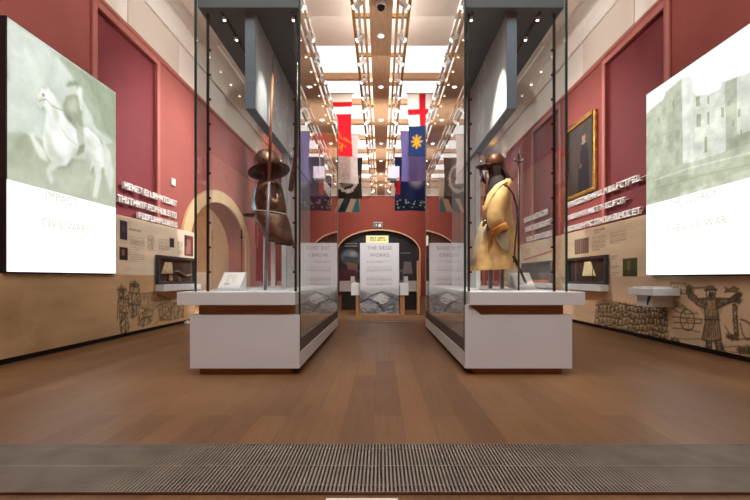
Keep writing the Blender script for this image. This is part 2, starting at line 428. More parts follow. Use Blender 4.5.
for s, nm in ((-1, 'wall_left'), (1, 'wall_right')):
    n0, n1, d = side_wall(s, nm)
    bays = [(n0, n1)] + ([(9.85, 11.5)] if s > 0 else [(14.2, 15.8)])
    for i, (b0, b1) in enumerate(bays):
        x = s*(WX+d-0.004) if (s > 0 or i == 0) else s*(WX-0.002)
        side = 'left' if s < 0 else 'right'
        z = MB(); z.box(x, x-s*0.003, b0+0.002, b1-0.002, 0.02, 4.925)
        struct(z.build('trim_%d' % (1+i+(0 if s < 0 else 4)), M_niche if s < 0 else M_nicher))
        fr = MB(); t = 0.1; xx0, xx1 = s*(WX-0.001), s*(WX-0.045)
        fr.box(xx0, xx1, b0-t, b0, 1.96, 4.93+t); fr.box(xx0, xx1, b1, b1+t, 1.96, 4.93+t); fr.box(xx0, xx1, b0, b1, 4.93, 4.93+t)
        struct(fr.build('trim_%d' % (3+i+(0 if s < 0 else 4)), M_redtrim, bevel=0.012))
    # cornice moulding and white upper wall
    pr = [(s*(WX+0.5), ZR), (s*(WX-0.02), ZR), (s*(WX-0.05), ZR+0.03), (s*(WX-0.05), ZR+0.07), (s*(WX+0.0), ZR+0.1), (s*(WX+0.5), ZR+0.1)]
    struct(MB().prism(pr, 'y', YF-0.2, YB+0.6).build('trim_%d' % (9 if s < 0 else 10), M_redtrim))
    struct(MB().box(s*WX, s*(WX+0.5), YF-0.2, YB+0.6, ZR+0.1, ZC).build('wall_left_upper' if s < 0 else 'wall_right_upper', M_white))
    cv = [(s*WX, ZC), (s*WX, ZC-0.42), (s*(WX-0.06), ZC-0.42), (s*(WX-0.06), ZC-0.36)]
    cv += [(s*(WX-0.06-0.36*(1-math.cos(t))), ZC-0.36+0.3*math.sin(t)) for t in np.linspace(0.1, PI/2, 8)] + [(s*(WX-0.5), ZC-0.06), (s*(WX-0.5), ZC)]
    struct(MB().prism(cv, 'y', YF, YB).build('trim_%d' % (11 if s < 0 else 12), M_white))
# transverse plaster band across the ceiling, rounded where it meets the walls
struct(MB().box(-WX+0.5, WX-0.5, 7.4, 9.25, ZC-0.2, ZC-0.001).build('trim_13', M_beige, bevel=0.03))  # the beige takes in the shade under the band
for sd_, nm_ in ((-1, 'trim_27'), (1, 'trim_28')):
    struct(MB().box(sd_*(WX-0.001), sd_*(WX-0.02), 6.95, 8.7, ZR+0.11, ZC-0.425).build(nm_, M_beige))  # shadowed part of the upper wall, put in as a thin beige strip
# end wall with the low arch and its mural
a0, a1, spring, top = -2.32, 2.05, 2.35, 3.5
c, r = (a0+a1)/2, (a1-a0)/2
arc = [(c-r*math.cos(t), spring+(top-spring)*math.sin(t)) for t in np.linspace(0.0, PI, 29)]
pts = [(-4.9, 0), (a0, 0)]+arc+[(a1, 0), (4.9, 0), (4.9, 5.35), (-4.9, 5.35)]
struct(MB().prism(pts, 'y', YB, YB+0.6).build('wall_back', M_redfar, fix=False))
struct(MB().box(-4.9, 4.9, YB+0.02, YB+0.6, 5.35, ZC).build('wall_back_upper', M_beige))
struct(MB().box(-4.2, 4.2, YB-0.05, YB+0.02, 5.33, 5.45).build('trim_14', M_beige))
ri = MB()
ring_o = [(c-(r+0.07)*math.cos(t), spring+(top-spring+0.07)*math.sin(t)) for t in np.linspace(0, PI, 29)]
ri.prism([(a0-0.07, 0), (a0, 0)]+arc+[(a1, 0), (a1+0.07, 0)]+ring_o[::-1], 'y', YB-0.03, YB-0.001)
struct(ri.build('trim_15', M_arch, fix=False))
struct(MB().box(-4.9, 4.9, YF-0.2, YF, 0, ZC).build('wall_front', M_red))
# passage behind the left arch
pa = MB(); pa.box(-6.3, -6.2, 8.7, 13.3, 0, 3.6); pa.box(-6.2, -4.71, 8.6, 8.7, 0, 3.6); pa.box(-6.2, -4.71, 13.2, 13.3, 0, 3.6)
pa.box(-6.3, -4.71, 8.6, 13.3, 3.6, 3.7); pa.box(-6.3, -4.71, 8.6, 13.3, -0.1, -0.001)
struct(pa.build('wall_passage', M_archin))
# cream moulding round the left arch
A0, A1, SP, TP = 9.15, 12.95, 1.7, 2.9; cc, rr = (A0+A1)/2, (A1-A0)/2
ai = [(cc-rr*math.cos(t), SP+(TP-SP)*math.sin(t)) for t in np.linspace(0, PI, 29)]
ao = [(cc-(rr+0.36)*math.cos(t), SP+(TP-SP+0.3)*math.sin(t)) for t in np.linspace(0, PI, 29)]
am = MB(); am.prism([(A0-0.36, 0), (A0, 0)]+ai+[(A1, 0), (A1+0.36, 0)]+ao[::-1], 'x', -WX-0.0, -WX+0.05)
struct(am.build('trim_16', M_arch, fix=False))
# floor threshold strip and skirting
struct(MB().box(-0.6, 0.85, 9.0, 9.12, 0.0, 0.006).build('trim_17', mat('threshold_metal', '#8d8a88', 0.4, 0.5)))
struct(MB().box(-4.2, -4.14, YF, 2.4, 0, 0.2).build('baseboard_left', M_redtrim))
struct(MB().box(4.14, 4.2, YF, 2.4, 0, 0.2).build('baseboard_right', M_redtrim))

# ceiling battens beyond the band, and a glowing sheet added for the bright ceiling
M_ceilglow = emit_mat('bright_ceiling_glow', '#fffaf4', 1.15)
k = 18
ys = [9.75, 11.15, 12.6, 14.0, 15.5, 17.0, 18.5, 20.0, 21.4]
for i, y in enumerate(ys):
    struct(MB().box(-2.25, 2.25, y, y+0.12, 5.58, 5.72).build('trim_%d' % (k+i), M_raft))
struct(MB().box(-2.2, 2.2, 9.3, 22.3, ZC-0.03, ZC-0.001).build('ceiling_glow', M_ceilglow))

# ------------------------------------------------------------------ lighting raft down the middle of the ceiling
ZS = 5.28
raft = thing('lighting_raft', 'long pale oak ceiling raft of boards and slats running down the middle of the hall', 'ceiling raft', (0, 12, ZS))
R0, R1 = 2.2, 21.9
MB().box(-0.19, 0.19, R0, R1, ZS, ZS+0.06).build('soffit_board', M_raft, raft)
for x, w, m in ((-0.27, 0.022, M_raft), (0.27, 0.022, M_raft), (-0.455, 0.025, M_brass), (0.455, 0.025, M_brass)):
    MB().box(x-w, x+w, R0, R1, ZS+0.0, ZS+0.1).build('slat', m, raft)
for x in (-0.365, 0.365):
    MB().box(x-0.02, x+0.02, R0, R1, ZS+0.02, ZS+0.06).build('track', M_track, raft)
y = 3.38
while y < R1:
    MB().box(-0.48, 0.48, y, y+0.05, ZS+0.1, ZS+0.17).build('cross_batten', M_brass, raft)
    y += 1.25
ORD = ['nearest', 'second', 'third', 'fourth', 'fifth', 'sixth', 'seventh', 'eighth', 'ninth', 'tenth', 'eleventh', 'twelfth', 'thirteenth', 'fourteenth', 'fifteenth']
def copy_tree(o, off, parent=None):
    c = o.copy(); COL.objects.link(c)
    if parent is None: c.location = Vector(o.location)+Vector(off)
    else: c.parent = parent; c.matrix_parent_inverse = o.matrix_parent_inverse.copy()
    for ch in [x for x in bpy.data.objects if x.parent == o]: copy_tree(ch, off, c)
    return c
dl = thing('downlight', '', 'downlight', (0, 7.5, ZS), 'recessed downlights in the raft soffit')
MB().lathe([(0.0, ZS-0.012), (0.05, ZS-0.012), (0.075, ZS-0.012), (0.08, ZS-0.001)], (0, 7.5, 0), 20).build('ring', M_tracksp, dl)
MB().lathe([(0.0, ZS-0.016), (0.045, ZS-0.014)], (0, 7.5, 0), 16).build('lens', M_lens, dl)
for i in range(7):
    o = dl if i == 0 else copy_tree(dl, (0, 2.0*i, 0))
    o['label'] = '%s recessed round downlight from the camera in the oak ceiling raft' % ORD[i]
sc_ = thing('security_camera', 'small white dome security camera under the oak ceiling raft near the top edge', 'camera', (0, 6.62, ZS))
MB().lathe([(0.0, ZS), (0.085, ZS), (0.085, ZS-0.04), (0.07, ZS-0.06)], (0, 6.62, 0), 20).build('housing', M_tracksp, sc_)
MB().lathe([(0.062, ZS-0.055), (0.055, ZS-0.09), (0.035, ZS-0.11), (0.0, ZS-0.118)], (0, 6.62, 0), 20).build('dome', M_black, sc_)
# track spotlights
def spotlight(x, y, aim):
    t = thing('track_spotlight', '', 'spotlight', (x, y, ZS+0.02), 'white spotlights on the ceiling tracks')
    MB().box(x-0.018, x+0.018, y-0.05, y+0.05, ZS-0.012, ZS+0.019).build('adapter', M_tracksp, t)
    MB().tube([(x, y, ZS-0.01), (x, y, ZS-0.07)], 0.01, 8).build('stem', M_tracksp, t)
    a = Vector(aim).normalized(); p = Vector((x, y, ZS-0.1))
    MB().tube([p-a*0.08, p-a*0.075, p+a*0.075, p+a*0.08], [0.03, 0.042, 0.042, 0.038], 14).build('head', M_tracksp, t)
    MB().tube([p+a*0.081, p+a*0.084], [0.032, 0.031], 12).build('lens', M_lens, t)
    return t
L0 = spotlight(-0.365, 6.5, (-0.75, -0.15, -0.65)); R0_ = spotlight(0.365, 6.5, (0.75, -0.15, -0.65))
offs = [0, 0.9, 1.75, 2.5, 3.3, 4.05, 4.9, 5.8, 6.8, 7.9, 9.2, 10.6, 12.2, 14.0]
for i, d in enumerate(offs):
    for base, nm in ((L0, 'left'), (R0_, 'right')):
        o = base if i == 0 else copy_tree(base, (0, d, 0))
        o['label'] = '%s white track spotlight along the %s rail of the oak ceiling raft' % (ORD[i], nm)
# projector box hanging under the raft
pj = thing('projector_box', 'white box hanging below the right side of the oak raft near the flags', 'projector', (0.41, 13.8, 4.6))
MB().box(0.22, 0.6, 13.7, 14.0, 4.2, 4.6).build('housing', M_tracksp, pj, bevel=0.01)
MB().tube([(0.41, 13.85, 4.6), (0.41, 13.85, ZS+0.1)], 0.02, 8).build('mounting_pole', M_track, pj)
MB().box(0.3, 0.52, 13.72, 13.98, 4.12, 4.2).build('mounting_foot', M_dark, pj)

# ------------------------------------------------------------------ lightboxes on the side walls
def lightbox(s, y0, y1, z0, z1, xf, label):
    X = s*xf
    t = thing('lightbox_screen', label, 'lightbox', (s*(WX-0.07), (y0+y1)/2, z0))
    MB().box(s*(WX-0.002), X+s*0.006, y0, y1, z0, z1).build('casing', M_black, t)
    return t, X
lx, ly0, ly1, lz0, lz1 = 4.05, 4.54, 6.42, 1.01, 3.79
lb, X = lightbox(-1, ly0, ly1, lz0, lz1, lx, 'tall glowing lightbox on the left wall with faded picture of a horse and rider')
SPL = 2.02
MB().box(X+0.0, X-0.005, ly0+0.01, ly1-0.01, lz0+0.01, SPL).build('white_text_panel', M_screenw, lb)
def LW(px, py):
    Y, Z = on_wall(px, py, -lx); return (Y-ly0-0.01, Z-SPL)
cv = Canvas(ly1-ly0-0.02, lz1-0.01-SPL, 0.0105, '#dde4d8')
n1 = vnoise(cv.nx, cv.ny, 4, 5); n2 = vnoise(cv.nx, cv.ny, 12, 5); n3 = vnoise(cv.nx, cv.ny, 7, 5)
cv.blend(np.clip((n1-0.45)*3, 0, 1)*np.clip(1.3-cv.X/0.9, 0, 1), '#f4f8f2', 0.8); cv.blend(np.clip((n3-0.55)*4, 0, 1), '#c8d1bf', 0.5)
def sp(pts, col, a, r=2, rough=None): cv.soft([LW(*p) for p in pts], col, a, r, rough)
# tree and dark slope on the right, low hills behind
sp(((14, 22), (36, 36), (56, 56), (72, 76), (84, 98), (96, 130), (125, 150), (125, 40), (60, 10)), '#b0b99f', 0.75, 4, n3)
sp(((60, 58), (84, 78), (98, 104), (104, 132), (125, 150), (125, 70)), '#9fa98d', 0.6, 4, n2)
sp(((0, 140), (18, 128), (30, 136), (44, 142), (60, 148), (80, 150), (125, 138), (125, 216), (0, 184)), '#b9c0a8', 0.85, 3, n2)
sp(((0, 150), (20, 134), (34, 148), (32, 176), (0, 180)), '#a2aa90', 0.6, 4, n3)
sp(((0, 166), (60, 172), (125, 192), (125, 216), (0, 184)), '#c8cdb8', 0.7, 3)
HORSE = [(37, 104), (38, 96), (42, 88), (45, 90), (48, 86), (52, 93), (58, 97), (63, 106), (67, 118), (76, 124), (88, 128), (99, 138), (104, 150), (104, 166), (98, 172), (94, 164), (90, 172), (86, 160), (72, 158), (66, 166), (58, 166), (50, 160), (44, 150), (42, 138), (44, 126), (46, 112), (44, 106), (40, 108)]
sp([(x+1.2, y+1.5) for x, y in HORSE], '#838d72', 0.8, 3)
sp(HORSE, '#fafdf8', 0.97, 1)
for leg, c_ in (([(44, 150), (36, 140), (33, 132), (29, 134), (34, 146), (40, 158), (48, 162)], '#eef3e8'), ([(52, 160), (46, 170), (50, 184), (54, 183), (52, 172), (60, 164)], '#e4eadc'),
                ([(92, 160), (96, 178), (92, 197), (97, 198), (101, 180), (102, 160)], '#e8eee0'), ([(84, 158), (86, 174), (80, 190), (84, 191), (90, 176), (92, 160)], '#c9d0bb')): sp(leg, c_, 0.9, 1)
sp([(103, 140), (110, 152), (114, 172), (111, 196), (106, 178), (101, 160)], '#eaf0e2', 0.85, 2)
# modelling of the horse: chest, belly, haunch, neck, head
sp([(44, 128), (50, 134), (54, 150), (66, 160), (60, 166), (48, 158)], '#c6cdb8', 0.7, 3); sp([(72, 148), (88, 150), (98, 158), (90, 164), (70, 160)], '#bfc6b0', 0.65, 3)
sp([(84, 134), (94, 140), (98, 152), (90, 150), (84, 142)], '#d3d9c7', 0.6, 3); sp([(52, 100), (57, 108), (60, 122), (56, 124), (52, 112)], '#c9d0bc', 0.6, 2)
sp([(38, 98), (43, 94), (46, 102), (42, 107), (38, 104)], '#cdd4c0', 0.7, 1); sp([(52, 92), (60, 98), (65, 108), (66, 118), (62, 112), (57, 102)], '#d9dfce', 0.9, 1)
cv.ell(*LW(43.5, 95), 0.02, 0.02, '#7f886f', 0.8)
cv.line([LW(39, 101), LW(46, 99), LW(52, 106), LW(66, 112)], 0.012, '#8f987f', 0.7); cv.line([LW(60, 126), LW(68, 138), LW(80, 148)], 0.012, '#a8b098', 0.6); cv.line([LW(76, 126), LW(88, 132), LW(100, 146)], 0.01, '#a8b098', 0.5)
# rider
sp([(62, 106), (66, 97), (72, 93), (79, 96), (83, 106), (82, 118), (84, 128), (78, 131), (71, 124), (65, 116)], '#a9b197', 0.9, 1)
sp([(66, 102), (73, 97), (78, 102), (77, 112), (70, 112)], '#d6dcca', 0.7, 2); sp([(64, 112), (70, 116), (74, 122), (68, 122)], '#858e75', 0.6, 2)
sp([(77, 90), (79, 86), (82, 88), (83, 112), (80, 110)], '#f4f8ee', 0.9, 1); sp([(68, 92), (69, 85), (73, 84), (76, 89), (74, 94), (70, 95)], '#dfe5d2', 0.95, 1)
sp([(65, 87), (69, 81), (76, 81), (80, 85), (72, 86)], '#98a187', 0.8, 1); sp([(76, 122), (83, 128), (85, 146), (80, 152), (77, 138)], '#c4cbb5', 0.9, 1); sp([(79, 146), (85, 144), (84, 152), (76, 156)], '#8a937a', 0.7, 1)
cv.shade(n2, 0.09)
cv.build('printed_picture', (X+0.001, ly0+0.01, SPL), (0, 1, 0), (0, 0, 1), M_screen, lb)
for s_, sz, py, px in (('IMPACT', 0.15, 199, 62), ('OF THE BRITISH', 0.075, 213.5, 66), ('CIVIL WARS', 0.15, 226, 67)):
    Y, Z = on_wall(px, py, -lx)
    text('lettering', s_, sz, (X+0.003, Y, Z-0.05), (0, 1, 0), (0, 0, 1), M_tint, lb, ext=0.0005, space=1.05)

rx_, ry0, ry1, rz0, rz1 = 4.0, 4.45, 6.34, 0.985, 3.72
rb, X = lightbox(1, ry0, ry1, rz0, rz1, rx_, 'tall glowing lightbox on the right wall with faded picture of a ruined castle')
SPR = 2.04
MB().box(X, X+0.005, ry0+0.01, ry1-0.01, rz0+0.01, SPR).build('white_text_panel', M_screenw, rb)
def RW(px, py):
    Y, Z = on_wall(px, py, rx_); return (ry1-0.01-Y, Z-SPR)
cv = Canvas(ry1-ry0-0.02, rz1-0.01-SPR, 0.011, '#fdfefc')
n1 = vnoise(cv.nx, cv.ny, 5, 5); n2 = vnoise(cv.nx, cv.ny, 14, 5)
def zr(x, y): return RW(630+x/4.167, 20+y/4.167)
cv.poly([zr(*p) for p in ((60, 400), (85, 375), (140, 330), (150, 300), (215, 245), (262, 235), (262, 300), (275, 316), (330, 310), (375, 290), (385, 260), (445, 238), (520, 215), (520, 700), (60, 700))], '#e4e8da')
cv.poly([zr(*p) for p in ((60, 400), (85, 375), (140, 330), (150, 300), (215, 245), (222, 620), (60, 660))], '#c3c9b2', 0.95)
cv.poly([zr(*p) for p in ((395, 262), (445, 238), (448, 480), (400, 500))], '#c0c6b0', 0.9)
cv.poly([zr(*p) for p in ((215, 245), (262, 235), (262, 600), (222, 620))], '#eef1e6', 0.9)
cv.poly([zr(*p) for p in ((400, 500), (448, 478), (520, 455), (520, 520), (400, 550))], '#aeb59a', 0.8)
for (x, y, w, h) in ((283, 340, 10, 26), (287, 420, 13, 34), (326, 410, 7, 32), (326, 335, 7, 20), (386, 385, 9, 26), (411, 348, 6, 12), (454, 388, 7, 20), (430, 430, 6, 18), (464, 470, 6, 16), (180, 350, 5, 16), (120, 420, 5, 18), (316, 520, 8, 40)):
    cv.poly([zr(x-w*0.7, y-h*0.8), zr(x+w*0.7, y-h*0.85), zr(x+w*0.7, y+h*0.75), zr(x-w*0.7, y+h*0.8)], '#a2a98f', 0.8)
for y in (400, 440, 480, 520, 560): cv.line([zr(70, y+8), zr(215, y-22)], 0.008, '#a9b098', 0.6)
for y in (350, 395, 445, 490): cv.line([zr(265, y+30), zr(400, y-2)], 0.007, '#b9c0aa', 0.6)
for x in (90, 130, 165, 195): cv.line([zr(x, 380-x*0.4), zr(x+2, 640)], 0.008, '#aab19a', 0.5)
cv.poly([RW(*p) for p in ((640, 172), (668, 168), (700, 160), (730, 150), (760, 140), (760, 190), (640, 210))], '#ccd1ba', 0.95)
cv.poly([RW(*p) for p in ((640, 178), (680, 176), (710, 172), (760, 150), (760, 165), (700, 186), (640, 206))], '#bcc3a6', 0.7)
cv.line([RW(655, 180), RW(690, 168), RW(730, 158), RW(760, 150)], 0.02, '#e8ebdc', 0.9)
cv.line([RW(650, 190), RW(700, 176), RW(760, 162)], 0.012, '#9fa68c', 0.6)
white = (cv.c.mean(-1) > 0.97)[..., None]
cv.c = np.where(white, cv.c, cv.c*(1+(n2[..., None]-0.5)*0.35)*(1+(n1[..., None]-0.5)*0.2))
cv.build('printed_picture', (X-0.001, ry1-0.01, SPR), (0, -1, 0), (0, 0, 1), M_screen, rb)
for s_, sz, py, px in (('THE LEGACY', 0.14, 199, 691.5), ('OF', 0.07, 210, 692), ('THE CIVIL WAR', 0.14, 225.5, 694)):
    Y, Z = on_wall(px, py, rx_)
    text('lettering', s_, sz, (X-0.003, Y, Z-0.04), (0, -1, 0), (0, 0, 1), M_tint, rb, ext=0.0005, space=1.05)

# ------------------------------------------------------------------ printed plywood panels along the walls
INK = '#4a3d2a'
def plywood(W, H, cell=0.011, base='#caa87e'):
    cv = Canvas(W, H, cell, base)
    g = vnoise(cv.nx, cv.ny, 3, 5, (1.0, 2.5)); g2 = vnoise(cv.nx, cv.ny, 12, 4, (0.6, 3))
    cv.shade(g, 0.16); cv.shade(g2, 0.08)
    return cv
def hatch(cv, pts, n, ln, w, col=INK, a=0.7, ang=None):
    xs = [p[0] for p in pts]; ys = [p[1] for p in pts]
    m = cv.inside(pts); cnt = 0
    for _ in range(n*6):
        if cnt >= n: break
        x = random.uniform(min(xs), max(xs)); y = random.uniform(min(ys), max(ys))
        i = min(cv.ny-1, max(0, int(y/cv.H*(cv.ny-1)))); j = min(cv.nx-1, max(0, int(x/cv.W*(cv.nx-1))))
        if not m[i, j]: continue
        t = random.uniform(0, PI) if ang is None else ang+random.gauss(0, 0.25)
        l = ln*random.uniform(0.5, 1.3)
        cv.line([(x-l*math.cos(t)/2, y-l*math.sin(t)/2), (x+l*math.cos(t)/2, y+l*math.sin(t)/2)], w, col, a*random.uniform(0.5, 1)); cnt += 1
PX = 4.1
# left side
lp = thing('exhibition_panel', 'long plywood exhibition panel on the left wall printed with soldiers and captions', 'display panel', (-4.14, 5.9, 0))
MB().prism([(2.5, 0.07), (9.25, 0.07), (9.25, 1.94), (6.44, 1.94), (6.44, 1.0), (2.5, 1.0)], 'x', -WX+0.006, -PX+0.002).build('board', M_plyedge, lp, fix=False)
MB().box(-WX+0.006, -PX-0.04, 2.5, 9.25, 0, 0.069).build('kick_recess', M_black, lp)
cl = plywood(6.75, 0.93, 0.012)
def PL(px, py):
    Y, Z = on_wall(px, py, -PX); return (Y-2.5, Z-0.07)
def zl(x, y): return PL(105+x/5, 240+y/5)
s1 = [zl(*p) for p in ((62, 248), (80, 228), (100, 248), (112, 262), (122, 330), (112, 360), (118, 450), (95, 470), (78, 462), (70, 360), (66, 280))]
s2 = [zl(*p) for p in ((122, 235), (135, 205), (158, 212), (172, 250), (176, 320), (165, 372), (130, 388), (116, 330))]
s3 = [zl(*p) for p in ((165, 380), (200, 352), (240, 360), (232, 405), (190, 432), (160, 420))]
s4 = [zl(*p) for p in ((262, 330), (300, 305), (360, 318), (392, 330), (392, 385), (330, 400), (275, 402))]
s5 = [zl(*p) for p in ((176, 270), (240, 262), (330, 300), (262, 330), (235, 352), (178, 340))]
for p, n in ((s1, 220), (s2, 190), (s3, 90), (s4, 200), (s5, 60)):
    cl.poly(p, '#8d7856', 0.36); cl.line(p+[p[0]], 0.016, INK, 0.7); hatch(cl, p, n, 0.09, 0.010, INK, 0.75, 1.3); hatch(cl, p, n, 0.07, 0.012, '#d6bd94', 0.7, 1.0); hatch(cl, p, n//3, 0.07, 0.011, INK, 0.8)
cl.ell(*zl(82, 252), 0.07, 0.045, INK, 0.5); cl.ell(*zl(145, 222), 0.08, 0.05, INK, 0.5)
cl.line([zl(60, 250), zl(104, 248)], 0.02, INK, 0.8); cl.line([zl(122, 220), zl(172, 226)], 0.02, INK, 0.8)
cl.line([zl(124, 205), zl(140, 400)], 0.014, INK, 0.8); cl.line([zl(240, 430), zl(350, 320)], 0.012, INK, 0.7)
for pl_ in (((70, 290), (112, 296)), ((72, 360), (114, 366)), ((84, 372), (80, 460)), ((98, 372), (104, 465)), ((118, 262), (174, 270)), ((118, 318), (174, 326)), ((140, 330), (138, 386)), ((156, 330), (158, 376)), ((92, 262), (88, 350)), ((128, 230), (166, 236)), ((64, 300), (60, 400)), ((180, 395), (232, 380)), ((285, 320), (290, 398)), ((330, 318), (328, 396)), ((365, 325), (366, 388))): cl.line([zl(*q) for q in pl_], 0.02, INK, 0.85)
cl.ring(*zl(300, 365), 0.2, 0.12, 0.012, INK, 0.6)
nz = np.clip((vnoise(cl.nx, cl.ny, 10, 5)-0.52)*4, 0, 1)*np.exp(-((cl.X-2.35)/0.35)**2-((cl.Y-0.35)/0.4)**2)
cl.blend(nz, '#7c5d38', 0.6)
cl.build('printed_face', (-PX+0.003, 2.5, 0.07), (0, 1, 0), (0, 0, 1), M_ply, lp, label='lower plywood face printed with brown soldiers')
cu = plywood(2.81, 0.94, 0.012, '#e8d6b8')
def PU(px, py):
    Y, Z = on_wall(px, py, -PX); return (Y-6.44, Z-1.0)
def zu(x, y): return PU(105+x/5, 160+y/5)
cu.blend(np.clip((cu.X-0.35)/0.15, 0, 1), '#eee2cc', 0.55)
def prect(cv, Z, x0, y0, x1, y1, col, a=1.0):
    xa, ya = Z(x0, y0); xb, yb = Z(x1, y1); cv.rect(min(xa, xb), max(xa, xb), min(ya, yb), max(ya, yb), col, a)
prect(cu, zu, 74, 300, 110, 400, '#2a2c40'); prect(cu, zu, 86, 325, 100, 360, '#6a4a48', 0.8)
prect(cu, zu, 70, 432, 112, 500, '#2c1a18'); prect(cu, zu, 82, 448, 98, 480, '#c08a60', 0.7)
prect(cu, zu, 322, 388, 345, 440, '#33302e'); prect(cu, zu, 396, 375, 440, 484, '#7c3c3c'); prect(cu, zu, 404, 395, 428, 470, '#c08a78', 0.8); prect(cu, zu, 398, 375, 410, 430, '#3a3448', 0.8)
x, y = zu(120, 340); cu.lines_of_text(x, x+0.55, y, 1, 0.05, 0.04, '#6b5a48', 0.6)
for (zx, zy, w, r) in ((125, 380, 0.42, 7), (268, 392, 0.42, 7), (125, 470, 0.42, 4)):
    x, y = zu(zx, zy); cu.lines_of_text(x, x+w, y, r, 0.034, 0.016, '#6b5a48', 0.55)
for (zx, zy) in ((225, 400), (372, 428)):
    x, y = zu(zx, zy); hatch(cu, [(x-0.1, y-0.18), (x+0.12, y-0.18), (x+0.12, y+0.08), (x-0.1, y+0.08)], 70, 0.07, 0.008, INK, 0.55)
cu.build('printed_face', (-PX+0.003, 6.44, 1.0), (0, 1, 0), (0, 0, 1), M_ply, lp, label='upper plywood face with captions and small portraits')

# right side
RY1 = 14.0
rp = thing('exhibition_panel', 'long plywood exhibition panel on the right wall printed with a man raising both arms', 'display panel', (4.14, 8, 0))
MB().prism([(2.5, 0.07), (RY1, 0.07), (RY1, 1.93), (6.37, 1.93), (6.37, 0.975), (2.5, 0.975)], 'x', WX-0.006, PX-0.002).build('board', M_plyedge, rp, fix=False)
MB().box(WX-0.006, PX+0.04, 2.5, RY1, 0, 0.069).build('kick_recess', M_black, rp)
RL = 9.6
cr_ = plywood(RL-2.5, 0.905, 0.011, '#d4b896')
def PR(px, py):
    Y, Z = on_wall(px, py, PX); return (RL-Y, Z-0.07)
def z3(x, y): return PR(580+x/4.412, 260+y/4.412)
def st(pts, w=0.022, a=0.85): cr_.line([z3(*p) for p in pts], w, INK, a)
crowd = [z3(*p) for p in ((62, 285), (75, 185), (110, 175), (200, 190), (300, 215), (385, 195), (392, 360), (250, 335), (150, 312))]
cr_.poly(crowd, '#85704c', 0.5)
hatch(cr_, crowd, 380, 0.06, 0.009, INK, 0.7, PI/2)
for row, yy in enumerate((205, 232, 260, 288, 316, 342)):
    for x in range(76+(row % 2)*8, 390, 17):
        y = yy+random.uniform(-7, 7)+max(0, (x-250)*0.04)
        if not cr_.inside([z3(*p) for p in ((62, 285), (75, 185), (110, 175), (200, 190), (300, 215), (385, 195), (392, 360), (250, 335), (150, 312))])[min(cr_.ny-1, max(0, int(z3(x, y+14)[1]/cr_.H*(cr_.ny-1)))), min(cr_.nx-1, int(z3(x, y+14)[0]/cr_.W*(cr_.nx-1)))]: continue
        cr_.ell(*z3(x, y), 0.03, 0.034, '#dcc29c', 0.9); cr_.ell(*z3(x, y-5), 0.032, 0.016, INK, 0.75)
        st([(x-7, y-6), (x+7, y-6)], 0.018, 0.85); st([(x-6, y+8), (x-8, y+24)], 0.013, 0.8); st([(x+6, y+8), (x+8, y+24)], 0.013, 0.8)
for x in range(85, 390, 17):
    y = 200+random.uniform(-8, 60); st([(x, y), (x+random.uniform(-3, 3), y+70)], 0.012, 0.7); cr_.ell(*z3(x, y+8), 0.035, 0.04, INK, 0.6)
hatch(cr_, crowd, 330, 0.09, 0.009, INK, 0.75, PI/2)
for x in range(80, 390, 13): st([(x+random.uniform(-4, 4), 178+random.uniform(0, 25)+max(0, (x-180)*0.08)), (x+random.uniform(-4, 4), 240+random.uniform(0, 60))], 0.010, 0.7)
# the big figure with raised arms
def body(pts, a=0.4): cr_.poly([z3(*p) for p in pts], '#8d744e', a)
body([(560, 165), (600, 165), (640, 195), (612, 262), (622, 350), (540, 350), (556, 262), (520, 198)])
body([(520, 198), (480, 165), (470, 135), (488, 132), (520, 172), (560, 170)]); body([(640, 195), (690, 178), (712, 152), (698, 146), (660, 172), (600, 170)])
cr_.ring(*z3(578, 145), 0.075, 0.085, 0.016, INK, 0.9); st([(562, 128), (594, 126)], 0.03)
st([(571, 142), (575, 142)], 0.014); st([(583, 142), (587, 142)], 0.014); st([(579, 143), (578, 150)], 0.012)
hatch(cr_, [z3(*p) for p in ((566, 150), (592, 150), (586, 170), (572, 170))], 60, 0.03, 0.011, INK, 0.8, PI/2)
body([(556, 132), (562, 112), (594, 112), (600, 132)], 0.75); st([(552, 133), (604, 131)], 0.026)
for pl_ in (((560, 172), (520, 174), (488, 136), (474, 138), (482, 165), (520, 198), (556, 213)), ((600, 172), (660, 174), (698, 148), (710, 153), (690, 178), (640, 198), (604, 213))): hatch(cr_, [z3(*p) for p in pl_], 110, 0.05, 0.010, INK, 0.65, 0.9)
for pl_ in (((558, 356), (584, 358), (576, 410), (535, 410)), ((594, 356), (622, 354), (650, 416), (602, 410))): hatch(cr_, [z3(*p) for p in pl_], 60, 0.05, 0.010, INK, 0.65, 1.4)
st([(560, 170), (520, 172), (488, 132), (470, 135), (480, 165), (520, 198), (556, 215)]); st([(600, 170), (660, 172), (698, 146), (712, 152), (690, 178), (640, 198), (604, 215)])
st([(560, 170), (552, 215), (556, 262), (540, 350), (560, 358), (605, 356), (624, 350), (612, 262), (606, 215), (600, 170)]); st([(552, 262), (614, 262)], 0.03); st([(552, 250), (614, 250)], 0.014)
for x in range(548, 622, 11): st([(x*0.55+580*0.45, 268), (x, 348)], 0.011, 0.75)
for y in range(180, 250, 10): st([(560, y), (604, y+3)], 0.008, 0.55)
hatch(cr_, [z3(*p) for p in ((560, 172), (600, 172), (612, 262), (620, 345), (545, 345), (556, 262))], 160, 0.06, 0.008, INK, 0.6, 1.2)
st([(558, 356), (562, 385), (552, 408), (530, 412)]); st([(582, 358), (580, 385), (574, 410), (552, 412)]); st([(594, 358), (606, 395), (600, 412)]); st([(620, 352), (634, 395), (655, 418), (612, 414)])
for y in (368, 382, 394): st([(560, y), (580, y)], 0.012); st([(602, y), (628, y)], 0.012)
